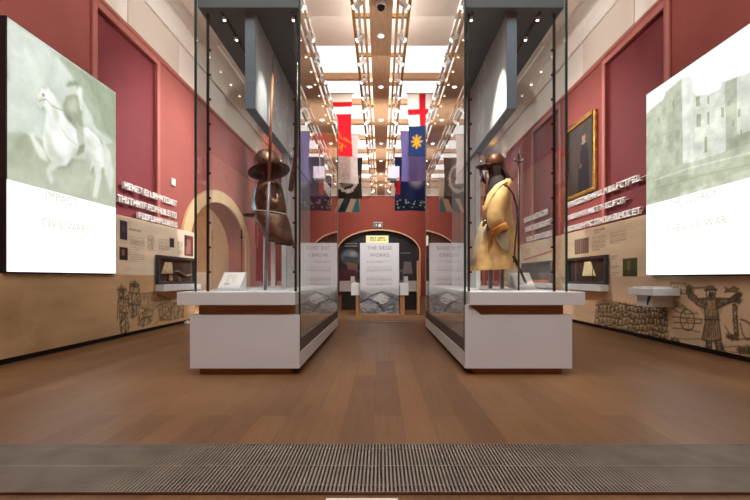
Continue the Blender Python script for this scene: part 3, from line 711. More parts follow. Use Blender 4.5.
hatch(cr_, [z3(*p) for p in ((470, 112), (492, 112), (500, 150), (476, 160))], 40, 0.06, 0.012); hatch(cr_, [z3(*p) for p in ((690, 145), (710, 145), (708, 190), (680, 190))], 40, 0.06, 0.012)
st([(495, 124), (560, 122)], 0.028, 0.6)
fish = [z3(*p) for p in ((640, 120), (655, 130), (680, 118), (702, 128), (690, 140), (660, 140), (640, 142), (648, 131))]
cr_.poly(fish, INK, 0.55); cr_.line(fish+[fish[0]], 0.012, INK, 0.9)
gunp = [(676, 195), (690, 200), (694, 260), (700, 330), (685, 330), (678, 262), (676, 195)]
st(gunp, 0.018); hatch(cr_, [z3(*p) for p in gunp], 50, 0.05, 0.01)
st([(710, 262), (735, 270), (770, 300)], 0.02); st([(708, 280), (720, 330), (735, 350), (770, 352)], 0.016); st([(640, 290), (670, 340), (690, 352), (750, 345)], 0.014)
for y0_, x0, x1 in ((345, 400, 540), (372, 410, 530), (395, 420, 520), (385, 640, 760), (405, 660, 760), (425, 600, 760)):
    st([(x0, y0_), ((x0+x1)/2, y0_+random.uniform(-6, 10)), (x1, y0_+random.uniform(0, 10))], 0.012, 0.6)
cr_.ring(*z3(474, 265), 0.13, 0.14, 0.016, INK, 0.85)
for a_ in range(6):
    x0, y0_ = z3(474, 265); cr_.line([(x0, y0_), (x0+0.13*math.cos(a_), y0_+0.14*math.sin(a_))], 0.01, INK, 0.7)
st([(410, 250), (540, 262), (535, 280), (415, 275)], 0.014); st([(420, 225), (470, 238), (520, 235)], 0.014, 0.7); st([(410, 300), (470, 305), (530, 318)], 0.014, 0.7)
hatch(cr_, [z3(*p) for p in ((400, 350), (440, 345), (440, 365), (400, 365))], 30, 0.05, 0.014)
hatch(cr_, [z3(*p) for p in ((690, 390), (760, 380), (760, 420), (700, 410))], 60, 0.06, 0.012); hatch(cr_, [z3(*p) for p in ((640, 330), (700, 335), (700, 350), (650, 350))], 50, 0.05, 0.012)
hatch(cr_, [z3(*p) for p in ((400, 180), (440, 190), (480, 215), (410, 225))], 40, 0.06, 0.01)
fr = [z3(402, 100), z3(470, 104), z3(470, 150), z3(402, 146)]; cr_.line(fr+[fr[0]], 0.014, INK, 0.8)
st([(432, 102), (432, 148)], 0.01); hatch(cr_, fr, 30, 0.05, 0.01)
cr_.build('printed_face', (PX-0.003, RL, 0.07), (0, -1, 0), (0, 0, 1), M_ply, rp, label='lower plywood face printed with a brown woodcut figure')
c2 = plywood(RY1-6.37, 0.955, 0.014, '#dcc6a6')
def P2(px, py):
    Y, Z = on_wall(px, py, PX); return (RY1-Y, Z-0.975)
def z4(x, y): return P2(560+x/5, 190+y/5)
prect(c2, z4, 74, 250, 144, 315, '#6d5448', 0.9)
for x in range(82, 144, 10): prect(c2, z4, x, 252, x+3, 313, '#a08a78', 0.8)
prect(c2, z4, 315, 345, 388, 437, '#4a4a2c'); prect(c2, z4, 335, 355, 350, 420, '#8d7a44', 0.7); prect(c2, z4, 318, 400, 388, 437, '#2e3020', 0.6)
for (x0, w, yy, r) in ((160, 0.5, 235, 8), (252, 0.5, 215, 6)):
    x, y = z4(x0, yy); c2.lines_of_text(x, x+w, y, r, 0.036, 0.018, '#6b5440', 0.6)
x, y = z4(170, 200); c2.lines_of_text(x, x+0.4, y, 2, 0.05, 0.03, '#5b4434', 0.6)
for y in (320, 370, 400, 440): x, yv = z4(258, y+10); c2.lines_of_text(x, x+0.22, yv, 2, 0.04, 0.02, '#6b5440', 0.6)
for _ in range(5):
    yy = random.uniform(0.1, 0.8); c2.lines_of_text(0.6+_*0.5, 1.0+_*0.5, yy, 5, 0.036, 0.018, '#6b5440', 0.5)
xa, ya = P2(552, 251); xb, yb = P2(524, 260); c2.line([(xa, ya), (xb, yb)], 0.04, '#9a3a30', 0.9)
c2.build('printed_face', (PX-0.003, RY1, 0.975), (0, -1, 0), (0, 0, 1), M_ply, rp, label='upper plywood face with captions and small pictures')

# ------------------------------------------------------------------ display cabinets set into the plywood
def wall_display(s, y0, y1, label):
    z0, z1 = 0.83, 1.37
    t = thing('wall_display_case', label, 'display case', (s*PX, (y0+y1)/2, z0))
    xf = s*(PX-0.07); xb = s*(PX-0.006)
    f = MB(); w = 0.05
    f.box(xf, xb, y0, y0+w, z0, z1); f.box(xf, xb, y1-w, y1, z0, z1); f.box(xf, xb, y0+w, y1-w, z1-w, z1); f.box(xf, xb, y0+w, y1-w, z0, z0+w)
    f.build('frame', M_dark, t)
    MB().box(xb, xb-s*0.004, y0+w, y1-w, z0+w, z1-w).build('backing', mat('charcoal_backing', '#453a35', 0.8), t)
    MB().quad((xf+s*0.004, y0+w, z0+w), (xf+s*0.004, y1-w, z0+w), (xf+s*0.004, y1-w, z1-w), (xf+s*0.004, y0+w, z1-w)).build('glass_pane', M_glass, t)
    MB().box(s*(PX-0.16), s*(PX-0.006), y0, y1, z0-0.125, z0-0.002).build('ledge', M_plinth, t, bevel=0.006)
    return t
wall_display(-1, 7.62, 9.2, 'dark framed display case with white ledge set in the left plywood panel')
wall_display(1, 7.55, 9.1, 'dark framed display case with white ledge beside the right case, showing a pale cuff')
wall_display(1, 10.0, 12.1, 'dark framed display case seen through the right glass case behind the buff coat')
def drape(y0, y1, z0, z1, x, name, label, cat, m, flare=0.6):
    r = []; n = 20
    for i, f_ in enumerate(np.linspace(0, 1, 7)):
        z = z0+(z1-z0)*f_; h = (y1-y0)/2*(1-(1-flare)*f_); c_ = (y0+y1)/2+0.05*f_
        r.append([(x+0.014*(1-0.3*f_)*math.sin(2*PI*k/n)*(1+0.2*math.cos(5*2*PI*k/n)), c_+h*math.cos(2*PI*k/n), z) for k in range(n)])
    return tag(MB().loft(r, cap=(True, True)).build(name, m), label, cat)
M_cuff = mat('pale_linen', '#f0d8a8', 0.7, var=0.1, scale=20, emit=0.35)  # emission put into the linen so it looks brightly lit
drape(7.95, 8.5, 0.99, 1.27, 4.07, 'linen_cuff', 'pale flared linen cuff inside the display case right of the glass case', 'cuff', M_cuff, 0.45)
M_hide = mat('mottled_hide', '#a08a72', 0.6, var=0.3, scale=25)
drape(7.75, 8.2, 1.03, 1.25, -4.06, 'leather_glove', 'pale leather glove hung at the near end of the left wall display case', 'glove', mat('pale_glove_leather', '#d8c098', 0.7, var=0.15, scale=18, emit=0.1), 0.6)  # slight emission makes the glove leather look lit
sd = MB(); pts = [(-4.06, 8.25+0.11*i, 1.07+0.03*math.sin(i*1.1)-0.01*i) for i in range(8)]
tag(sd.tube(pts, [0.018, 0.035, 0.022, 0.03, 0.02, 0.032, 0.03, 0.012], 10, flat=0.6).build('carved_bone', M_hide), 'long mottled brown relic lying across the left wall display case', 'relic')
tag(MB().lathe([(0.0, 0.882), (0.06, 0.885), (0.08, 0.93), (0.05, 0.98), (0.055, 1.0), (0.0, 1.0)], (-4.06, 8.1, 0), 16, 0.35, 1.0).build('clay_pot', mat('buff_clay', '#b89878', 0.7, var=0.2)), 'small rounded clay pot at the bottom of the left wall display case', 'pot')
tag(MB().lathe([(0.0, 0.882), (0.05, 0.885), (0.07, 0.92), (0.04, 0.96), (0.0, 0.97)], (-4.06, 8.45, 0), 16, 0.35, 1.0).build('clay_pot', M_hide), 'darker mottled pot to the right of the small clay pot in left display', 'pot')
tag(MB().tube([(4.044, 8.0, 0.885), (4.044, 8.03, 1.05), (4.044, 8.0, 1.26)], [0.007, 0.007, 0.005], 8).build('dagger', M_armourdk), 'dark upright dagger standing in front of the pale linen cuff', 'dagger')
tag(MB().box(3.965, 4.02, 10.05, 12.05, 0.83, 0.9).build('orange_bolster', mat('orange_felt', '#d8552c', 0.8, var=0.1), bevel=0.012), 'long orange bolster on the ledge of the display behind the buff coat', 'bolster')

# small interactive shelf on the right wall
sh = thing('touch_shelf', 'white wall shelf with box and dark lever below the right lightbox', 'shelf', (4.0, 6.03, 0.76))
MB().box(3.72, PX-0.006, 5.74, 6.32, 0.704, 0.805).build('shelf_slab', M_plinth, sh, bevel=0.006)
MB().box(3.8, PX-0.006, 5.88, 6.24, 0.54, 0.703).build('lower_box', M_plinth, sh, bevel=0.005)
MB().box(3.76, 4.02, 5.8, 6.0, 0.806, 0.826).build('raised_plate', M_plinth, sh, bevel=0.004)
MB().box(3.76, 4.02, 6.06, 6.27, 0.806, 0.822).build('raised_plate', M_plinth, sh, bevel=0.004)
MB().tube([(3.8, 5.94, 0.69), (3.77, 5.93, 0.64), (3.755, 5.92, 0.57)], [0.018, 0.014, 0.01], 8).build('lever', M_dark, sh)

# ------------------------------------------------------------------ raised white lettering (illegible strokes)
GL = ['I', 'L', 'T', 'H', 'E', 'F', 'N', 'U', 'O', 'C']
def letter_row(s, ya, yb, zc, h, label, group):
    """ya..yb along the wall in reading order"""
    xw, xf = s*(WX-0.002), s*(WX-0.05)
    b = MB(); d = 1 if yb > ya else -1; y = ya; wd = h*0.17
    k = 0
    while (yb-y)*d > h*0.9:
        if random.random() < 0.12: y += d*h*0.35
        g = random.choice(GL); w = h*(0.24 if g == 'I' else random.uniform(0.7, 0.95)); z0, z1 = zc-h/2, zc+h/2
        def bar(u0, u1, v0, v1): b.box(xw, xf, y+d*u0*w, y+d*u1*w, z0+(z1-z0)*v0, z0+(z1-z0)*v1)
        t = wd/w; q = 0.2
        if g == 'I': bar(0, 1, 0, 1)
        elif g == 'L': bar(0, t, 0, 1); bar(t, 1, 0, q)
        elif g == 'T': bar(0, 1, 1-q, 1); bar(0.5-t/2, 0.5+t/2, 0, 1-q)
        elif g == 'H': bar(0, t, 0, 1); bar(1-t, 1, 0, 1); bar(t, 1-t, 0.4, 0.6)
        elif g in 'EF':
            bar(0, t, 0, 1); bar(t, 1, 1-q, 1); bar(t, 0.85, 0.42, 0.6)
            if g == 'E': bar(t, 1, 0, q)
        elif g == 'N': bar(0, t, 0, 1); bar(1-t, 1, 0, 1); bar(t, 1-t, 0.35, 0.75)
        elif g == 'U': bar(0, t, 0, 1); bar(1-t, 1, 0, 1); bar(t, 1-t, 0, q)
        elif g == 'O': bar(0, t, 0, 1); bar(1-t, 1, 0, 1); bar(t, 1-t, 0, q); bar(t, 1-t, 1-q, 1)
        elif g == 'C': bar(0, t, 0, 1); bar(t, 1, 0, q); bar(t, 1, 1-q, 1)
        y += d*(w+h*0.12)
    # thin rail joining the letters of the row into one piece
    b.box(xw, s*(WX-0.012), ya, yb, zc-h*0.03, zc+h*0.03)
    return tag(b.build('raised_lettering', M_letter, fix=False), label, 'lettering', group)
g1, g2, g3 = 'raised lettering on the left wall', 'raised lettering on the right wall', 'raised lettering far along the right wall'
letter_row(-1, 6.80, 8.6, 2.46, 0.112, 'top row of raised white letters on the red left wall', g1)
letter_row(-1, 6.62, 8.62, 2.22, 0.112, 'middle and longest row of raised white letters on the red left wall', g1)
letter_row(-1, 7.2, 8.6, 2.03, 0.105, 'lowest and shortest row of raised white letters on the red left wall', g1)
letter_row(1, 9.5, 6.62, 2.57, 0.112, 'top row of raised white letters on the right wall under the portrait', g2)
letter_row(1, 9.5, 7.1, 2.29, 0.105, 'middle and shortest row of raised white letters on the right wall under the portrait', g2)
letter_row(1, 9.5, 6.72, 2.04, 0.112, 'lowest row of raised white letters on the right wall above the plywood', g2)
letter_row(1, 12.3, 10.5, 2.62, 0.14, 'highest white letter row seen through the right glass case', g3)
letter_row(1, 12.1, 10.2, 2.34, 0.14, 'middle white letter row seen through the right glass case', g3)
letter_row(1, 12.0, 10.2, 2.05, 0.14, 'lowest white letter row seen through the right glass case', g3)

# portrait in a gilt frame, thermostat
pt = thing('framed_portrait', 'dark oil portrait of a standing figure in a gilt frame on the right wall', 'painting', (4.15, 8.75, 2.6))
f = MB(); y0, y1, z0, z1, w = 8.12, 9.4, 2.66, 4.23, 0.075
xs = (WX-0.003, WX-0.075)
w = 0.075
for q in ((y0, y0+w, z0, z1), (y1-w, y1, z0, z1), (y0+w, y1-w, z0, z0+w), (y0+w, y1-w, z1-w, z1)): f.box(xs[0], xs[1], *q)
f.build('frame', M_gold, pt, bevel=0.02)
cv = Canvas(y1-y0-2*w, z1-z0-2*w, 0.014, '#3a322e'); n = vnoise(cv.nx, cv.ny, 4, 4); cv.blend(np.clip((n-0.4)*2, 0, 1), '#5c5046', 0.6)
cv.poly([(0.45, 0), (0.95, 0), (0.92, 0.6), (0.85, 0.95), (0.72, 1.02), (0.58, 0.95), (0.48, 0.6)], '#1c1618', 0.95)
cv.ell(0.7, 1.12, 0.075, 0.1, '#a87a60', 1, 0.2); cv.ell(0.7, 1.2, 0.1, 0.06, '#3a2a22', 0.9, 0.3); cv.ell(0.7, 1.0, 0.1, 0.035, '#a89888', 0.8, 0.3)
cv.ell(0.56, 0.55, 0.05, 0.04, '#a07458', 0.9, 0.3); cv.line([(0.58, 0.95), (0.5, 0.75), (0.56, 0.55)], 0.06, '#5a3038', 0.8); cv.rect(0.0, 0.3, 0, 0.5, '#3c3030', 0.6)
cv.build('canvas', (WX-0.04, y1-w, z0+w), (0, -1, 0), (0, 0, 1), M_paint, pt)
th = thing('wall_sensor', 'small white square sensor box on the red left wall beside the arch', 'sensor', (-4.18, 8.45, 2.88))
MB().box(-WX+0.002, -WX+0.04, 8.38, 8.52, 2.81, 2.95).build('housing', M_tracksp, th, bevel=0.008)
MB().box(-WX+0.041, -WX+0.046, 8.43, 8.50, 2.83, 2.92).build('cover', M_letter, th)
sk = thing('floor_socket', 'tiny white socket on the floor against the left plywood kick board', 'socket', (-4.0, 8.7, 0))
MB().box(-4.04, -3.97, 8.62, 8.74, 0.001, 0.05).build('housing', M_tracksp, sk, bevel=0.01)
MB().tube([(-4.0, 8.68, 0.05), (-4.0, 8.68, 0.075)], 0.02, 10).build('plug', M_tracksp, sk)

# ------------------------------------------------------------------ the two glass cases
CY0, CY1 = 4.16, 7.8
def figures_print(cv, s):
    n = vnoise(cv.nx, cv.ny, 3, 4); cv.blend(np.clip((n-0.4)*2, 0, 1), '#d6dade', 0.5)
    for c_ in ((0.75, 0.1), (1.45, 0.1), (2.4, 0.05)):
        for _ in range(16):
            x = c_[0]+random.gauss(0, 0.13); y = random.uniform(0.08, 0.8)
            p = [(x, y)]
            for k_ in range(4): p.append((p[-1][0]+random.gauss(0.0, 0.05), p[-1][1]+random.uniform(0.02, 0.09)))
            cv.line(p, random.uniform(0.012, 0.03), '#f2f4f6', 0.9)
    for k_ in range(5):
        x = 0.5+k_*0.6; cv.line([(x, 0.0), (x+random.uniform(-0.15, 0.15), 0.9)], 0.012, '#8c9298', 0.5)
    return cv
def glass_case(s, dx, label):
    """s=-1 left of the aisle, +1 right; aisle side is the inner one"""
    xi, xo = s*(0.805+dx), s*1.835        # aisle glass, outer glass
    t = thing('display_case', label, 'display case', (s*1.33, 6.0, 0))
    lo, hi = sorted((xi, xo))
    # plinth
    pl = MB()
    pl.box(s*(0.80+dx), s*1.87, 4.11, 4.16, 0.065, 0.588)
    pl.box(s*(0.86+dx), s*1.87, 4.16, CY1, 0.065, 0.588)
    pl.build('plinth', M_plinth, t)
    MB().box(s*(0.80+dx), s*(0.858+dx), 4.162, CY1, 0.065, 0.216).build('aisle_sill', M_plinth, t)
    MB().box(s*(0.806+dx), s*(0.858+dx), 4.162, CY1-0.002, 0.217, 0.345).build('dark_sill_strip', mat('brown_grey_felt', '#5d504a', 0.8, var=0.12, scale=30), t)
    MB().box(s*(0.9+dx), s*1.79, 4.15, CY1-0.05, 0.0, 0.063).build('recessed_base', M_wood, t)
    MB().box(s*(0.86+dx), s*1.80, 4.15, CY1-0.02, 0.59, 0.684).build('recess_band', M_wood, t)
    MB().box(s*(0.835+dx), s*1.985, 4.08, CY1, 0.686, 0.813).build('deck_slab', M_plinth, t, bevel=0.003)
    MB().box(s*(0.845+dx), s*(0.856+dx), 4.18, CY1-0.02, 0.35, 0.684).build('inner_side_panel', mat('warm_grey_lining', '#b5a89a', 0.7), t)
    if s > 0: MB().prism([(s*(0.80+dx), 0.5885), (s*(0.80+dx), 0.6855), (s*(0.84+dx), 0.6855), (s*(0.955+dx), 0.5885)], 'y', 4.111, 4.149).build('mitred_corner', M_plinth, t)
    # canopy
    cz = 3.64
    MB().box(s*(0.82+dx), s*1.82, 4.175, CY1-0.015, cz, cz+0.22).build('canopy', M_canopy, t)
    for xx in (s*(0.90+dx), s*1.61):
        MB().box(xx-0.012, xx+0.012, 4.24, CY1-0.1, cz-0.012, cz-0.001).build('light_track', M_rod, t)
        for k_ in range(9):
            y = 4.32+k_*0.36
            b = MB().lathe([(0.0, cz-0.04), (0.018, cz-0.04), (0.024, cz-0.013)], (xx, y, 0), 12).build('spotlight', M_tracksp, t)
            MB().lathe([(0.0, cz-0.046), (0.015, cz-0.042)], (xx, y, 0), 10).build('lens', M_lens, b)
    # glass
    def pane(a, b_, c_, d_): MB().quad(a, b_, c_, d_).build('glass_panel', M_glass, t, fix=False)
    zt = cz+0.235
    pane((xo, CY0, 0.815), (xi, CY0, 0.815), (xi, CY0, zt), (xo, CY0, zt))
    pane((xi, CY0, 0.347), (xi, CY1, 0.347), (xi, CY1, zt), (xi, CY0, zt))
    pane((xo, CY0, 0.815), (xo, CY1, 0.815), (xo, CY1, zt), (xo, CY0, zt))
    pane((xo, CY1, 0.815), (xi, CY1, 0.815), (xi, CY1, zt), (xo, CY1, zt))
    for xx, yy, zb in ((xi, CY0, 0.218), (xo, CY0, 0.815), (xi, CY1, 0.218), (xo, CY1, 0.815)):
        MB().box(xx-0.009, xx+0.009, yy-0.012, yy+0.006, zb, zt).build('glass_edge', M_edge if yy < 5 else M_edgeb, t)
    # shelf standards with clips
    for xx in (s*(0.865+dx), s*1.755):
        for yy in (4.26, 7.68):
            sdn = MB().box(xx-0.011, xx+0.011, yy-0.011, yy+0.011, 0.814, cz-0.014).build('standard', M_rod, t)
            if yy < 5:
                cl_ = MB()
                z = 1.0
                while z < 3.5:
                    cl_.box(xx, xx+s*0.03*(1 if xx*s < 1.3 else -1), yy-0.008, yy+0.008, z, z+0.02); z += 0.25
                cl_.build('clip', M_rod, sdn, fix=False)
    # hung graphic panel and low partition
    px0, px1 = s*1.275, s*1.375
    gp = MB().box(px0, px1, 4.25, 7.7, 2.665, cz-0.002).build('hanging_panel', M_grey, t)
    cvp = figures_print(Canvas(3.43, 0.955, 0.016, '#c6ccd2'), s)
    if s < 0: cvp.build('panel_print', (px0+0.002, 4.26, 2.675), (0, 1, 0), (0, 0, 1), M_paint, gp)
    else: cvp.build('panel_print', (px0-0.002, 7.69, 2.675), (0, -1, 0), (0, 0, 1), M_paint, gp)
    MB().box(s*1.3, s*1.36, 5.75, 7.7, 0.814, 2.664).build('partition', mat('pale_grey_partition', '#cdd0d2', 0.5), t)
    for y in (5.78, 6.4, 7.0):
        MB().box(s*1.296, s*1.299, y, y+0.02, 0.83, 2.65).build('partition_seam', M_grey, t)
    return t
glass_case(-1, 0.0, 'tall glass display case on the left of the aisle holding pikeman armour')
glass_case(1, 0.025, 'tall glass display case on the right of the aisle holding the buff coat')

# ------------------------------------------------------------------ left case contents
DZ = 0.814
hx, hy = -1.325, 4.95
Rt = Matrix.Rotation(math.radians(-13), 3, 'Y') @ Matrix.Rotation(math.radians(-5), 3, 'X')
hm = thing('pikeman_helmet', 'brown domed iron pot helmet with wide dark brim at the top of left case', 'helmet', (hx, hy, 2.2))
dome = [(0.155, 0.0), (0.156, 0.05), (0.148, 0.11), (0.125, 0.165), (0.085, 0.205), (0.04, 0.222), (0.0, 0.226)]
MB().lathe(dome, (hx, hy, 2.235), 32, 1.0, 1.12, Rt).build('skull', M_armour, hm, solid=0.006)
MB().lathe([(0.15, 0.012), (0.17, -0.008), (0.205, -0.03), (0.235, -0.036), (0.24, -0.03)], (hx, hy, 2.235), 32, 1.0, 1.2, Rt).build('brim', M_armourdk, hm, solid=0.006)
cb = [Vector((hx, hy, 2.235))+Rt @ Vector((0, 0.178*math.cos(t), 0.232*math.sin(t))) for t in np.linspace(0.2, PI-0.2, 14)]
MB().tube(cb, 0.009, 8).build('comb', M_armourdk, hm)
# cuirass
ca = thing('cuirass', 'rusty iron breastplate and flared tassets mounted below the pot helmet', 'armour', (hx, hy, 1.5))
n = 48; rings = []
prof = [(2.085, 0.085, 0.10, 0.015), (2.075, 0.115, 0.14, 0.012), (2.04, 0.145, 0.175, 0.008), (1.98, 0.165, 0.185, 0.0), (1.92, 0.18, 0.185, 0.0), (1.86, 0.19, 0.185, 0.0), (1.80, 0.195, 0.18, 0.005), (1.75, 0.19, 0.17, 0.012), (1.715, 0.185, 0.165, 0.015)]
for z, rx2, ry2, cx in prof: rings.append([(hx+cx+rx2*math.cos(2*PI*k_/n), hy+ry2*math.sin(2*PI*k_/n), z) for k_ in range(n)])
def hole(i, k_):
    z = (prof[i][0]+prof[i+1][0])/2; a = 2*PI*(k_+0.5)/n
    for a0_ in (-PI/2+0.62, PI/2+0.1):
        d_ = (a-a0_+PI) % (2*PI)-PI
        if (d_/0.5)**2+((z-1.96)/0.075)**2 < 1: return True
    return False
MB().loft(rings, skip=hole).build('breastplate', M_armour, ca, solid=0.006, fix=True)
rings = []
for z, rx2, ry2, cx in ((1.712, 0.188, 0.168, 0.015), (1.69, 0.2, 0.18, 0.02), (1.62, 0.208, 0.2, 0.035), (1.53, 0.188, 0.21, 0.075), (1.44, 0.17, 0.215, 0.11), (1.36, 0.155, 0.215, 0.14)):
    rings.append([(hx+cx+rx2*math.cos(2*PI*k_/n), hy+ry2*math.sin(2*PI*k_/n), z-0.02*math.cos(2*PI*k_/n)) for k_ in range(n)])
MB().loft(rings, skip=lambda i, k_: i > 0 and abs((2*PI*(k_+0.5)/n-PI)) < 0.55).build('tasset', M_armour, ca, solid=0.006)
MB().tube([(hx+0.015+0.2*math.cos(t), hy+0.18*math.sin(t), 1.712-0.02*math.cos(t)) for t in np.linspace(0, 2*PI, 33)], 0.007, 6).build('waist_cord', mat('cream_cord', '#d8cbb4', 0.8), ca)
MB().tube([(hx+0.14+0.157*math.cos(t), hy+0.217*math.sin(t), 1.36-0.02*math.cos(t)) for t in np.linspace(-PI+0.6, PI-0.6, 30)], 0.01, 6).build('rolled_edge', M_armourdk, ca)
MB().lathe([(0.0, 1.668), (0.10, 1.672), (0.12, 1.69)], (hx-0.17, hy-0.04, 0), 24, 1.0, 0.8).build('front_flange', M_armourdk, ca, solid=0.006)
MB().lathe([(0.055, 2.05), (0.06, 2.1), (0.052, 2.16), (0.055, 2.2)], (hx, hy, 0), 20).build('neck_block', M_form, ca)
fr_ = []
for z, rx2, ry2, cx in prof[1:]: fr_.append([(hx+cx+(rx2+0.006)*math.cos(a), hy+(ry2+0.006)*math.sin(a), z) for a in np.linspace(PI-0.2, PI+0.95, 12)])
b = MB()
for i in range(len(fr_)-1): b._add(fr_[i]+fr_[i+1], [(q, q+1, 13+q, 12+q) for q in range(11)], True)
b.build('front_sheen', mat('blue_sheen_steel', '#9fb4c4', 0.22, 0.85, var=0.2, scale=7), ca, label='bluish sheen along the front edge of the breastplate')  # bluish reflection on the iron, laid on as a paler strip
stn = thing('armour_stand', 'white upright posts on a small base holding the iron armour', 'stand', (hx, hy, DZ))
for xx in (-0.035, 0.055): MB().box(hx+xx-0.02, hx+xx+0.02, hy-0.03, hy+0.03, DZ+0.021, 2.05).build('post', M_letter, stn)
MB().box(hx-0.16, hx+0.18, hy-0.14, hy+0.14, DZ+0.001, DZ+0.02).build('base_plate', M_plinth, stn)
# pike
pk = thing('pike', 'tall wooden pike with iron tip standing in front of the armour', 'pike', (-1.24, 4.62, DZ))
p0, p1 = Vector((-1.275, 4.62, DZ+0.002)), Vector((-1.19, 4.62, 3.2))
MB().tube([p0.lerp(p1, 0.5), p0.lerp(p1, 0.75), p1], [0.018, 0.016, 0.012], 10).build('shaft', M_ash, pk)
MB().tube([p0, p0.lerp(p1, 0.25), p0.lerp(p1, 0.499)], [0.017, 0.018, 0.018], 10).build('lower_shaft', mat('grey_langet_iron', '#77727a', 0.5, 0.5, var=0.15), pk)
d = (p1-p0).normalized()
MB().tube([p1, p1+d*0.05, p1+d*0.12, p1+d*0.26], [0.013, 0.02, 0.018, 0.002], 8, flat=0.4).build('spearhead', M_steel, pk)
# musket by the aisle glass
mk = thing('musket', 'dark musket hanging butt down at the aisle corner of left case', 'musket', (-0.95, 4.62, 2.3))
MB().tube([(-0.995, 4.6, 1.9), (-0.985, 4.6, 1.93), (-0.97, 4.6, 2.06), (-0.955, 4.6, 2.2), (-0.945, 4.6, 2.3), (-0.94, 4.6, 2.95)], [0.04, 0.055, 0.05, 0.03, 0.024, 0.018], 12, flat=0.5).build('stock', M_walnut, mk)
MB().tube([(-0.925, 4.6, 2.28), (-0.915, 4.6, 3.3)], [0.013, 0.01], 10).build('barrel', M_armourdk, mk)
MB().box(-0.94, -0.9, 4.57, 4.582, 2.26, 2.4).build('lock_plate', M_steel, mk)
MB().tube([(-0.985, 4.6, 2.2), (-1.0, 4.6, 2.25), (-0.98, 4.6, 2.32)], 0.006, 6).build('trigger_guard', M_steel, mk)
MB().tube([(-0.915, 4.6, 3.3), (-0.915, 4.6, 3.627)], 0.003, 6).build('hanging_wire', M_steel, mk)
def sloped_label(x, y, w, s, label):
    t = thing('sloped_label', label, 'label', (x, y, DZ))
    pts = [(y-0.1, DZ+0.001), (y+0.12, DZ+0.001), (y+0.12, DZ+0.2), (y+0.1, DZ+0.2), (y-0.1, DZ+0.03)]
    b = MB().prism(pts, 'x', x-w/2, x+w/2).build('wedge', M_plinth, t)
    sl = Vector((0, 0.2, 0.17)).normalized()
    cv = Canvas(w-0.03, 0.22, 0.012, '#e9e6e2'); cv.lines_of_text(0.04, w-0.08, 0.19, 5, 0.035, 0.016, '#6a6866', 0.7)
    cv.build('label_face', (x-w/2+0.015, y-0.092, DZ+0.042), (1, 0, 0), tuple(sl), M_paint, t)
    return t
sloped_label(-1.64, 4.62, 0.24, -1, 'white sloped label stand on the deck of the left glass case')
sloped_label(1.66, 4.95, 0.24, 1, 'pale sloped label stand on the deck of the right glass case')
# sword lying on the outer side of the left case
sw = thing('sword', 'thin upright sword leaning near the outer glass of the left case', 'sword', (-1.72, 4.9, DZ))
MB().tube([(-1.66, 5.0, DZ+0.004), (-1.66, 5.0, DZ+0.62)], [0.004, 0.011], 8, flat=0.35).build('blade', M_armourdk, sw)
MB().tube([(-1.685, 5.0, DZ+0.62), (-1.635, 5.0, DZ+0.62)], 0.006, 8).build('crossguard', M_armourdk, sw)
MB().tube([(-1.66, 5.0, DZ+0.627), (-1.66, 5.0, DZ+0.70), (-1.66, 5.0, DZ+0.71)], [0.008, 0.008, 0.012], 10).build('grip', M_leather, sw)

# ------------------------------------------------------------------ right case: buff coat on a form
bx_, by = 1.33, 4.86; SC = F/by
def RC(px, py, dy=0.0):     # point in the plane of the coat
    Y = by+dy; X, Z = on_depth(px, py, Y); return Vector((X, Y, Z))
fm = thing('mannequin_form', 'dark headless dress form on grey posts inside the buff coat', 'mannequin', (bx_, by, DZ))
def ring(cx, cy, z, rx2, ry2, n=40, tilt=0.0): return [(cx+rx2*math.cos(2*PI*k_/n), cy+ry2*math.sin(2*PI*k_/n), z+tilt*math.cos(2*PI*k_/n)) for k_ in range(n)]
MB().loft([ring(1.33, by, 2.32, 0.045, 0.045), ring(1.325, by, 2.18, 0.052, 0.055), ring(1.33, by, 2.13, 0.07, 0.08), ring(1.34, by, 2.06, 0.1, 0.16), ring(1.335, by, 1.9, 0.115, 0.165), ring(1.34, by, 1.65, 0.1, 0.14), ring(1.34, by, 1.5, 0.1, 0.15)], cap=(True, True)).build('torso', M_form, fm)
for xx in (1.265, 1.40): MB().box(xx-0.018, xx+0.018, by-0.02, by+0.02, DZ+0.016, 1.49).build('post', M_steel, fm)
MB().box(1.17, 1.5, by-0.16, by+0.16, DZ+0.001, DZ+0.015).build('base_plate', M_plinth, fm)
# coat
bc = thing('buff_coat', 'yellow buff leather coat with orange cuffs and trim worn on the dark form', 'coat', (bx_, by, 1.06))
n = 56
prof = [(2.05, 1.385, 0.075, 0.095), (2.04, 1.38, 0.10, 0.14), (2.01, 1.37, 0.125, 0.185), (1.965, 1.36, 0.142, 0.21), (1.90, 1.345, 0.155, 0.21), (1.80, 1.34, 0.155, 0.195), (1.68, 1.345, 0.155, 0.185), (1.60, 1.345, 0.17, 0.195), (1.48, 1.34, 0.20, 0.225), (1.34, 1.33, 0.225, 0.255), (1.20, 1.32, 0.245, 0.28), (1.07, 1.315, 0.258, 0.295), (1.045, 1.315, 0.258, 0.296)]
rings = []
for z, cx, rx2, ry2 in prof:
    fo = max(0, (1.65-z))*0.022
    rings.append([(cx+(rx2+fo*math.sin(7*2*PI*k_/n))*math.cos(2*PI*k_/n), by+(ry2+fo*math.sin(9*2*PI*k_/n))*math.sin(2*PI*k_/n), z+(0.012+0.045*max(0, min(1, (z-1.85)/0.15)))*math.cos(2*PI*k_/n)) for k_ in range(n)])
def front_gap(i, k_):
    z = (prof[i][0]+prof[i+1][0])/2; a = abs(2*PI*(k_+0.5)/n-PI)
    return (z > 1.72 and a < 0.2+0.75*(z-1.72)) or (z <= 1.62 and a < 0.12)
MB().loft(rings, skip=front_gap).build('body', M_buff, bc, solid=0.012, sub=1)
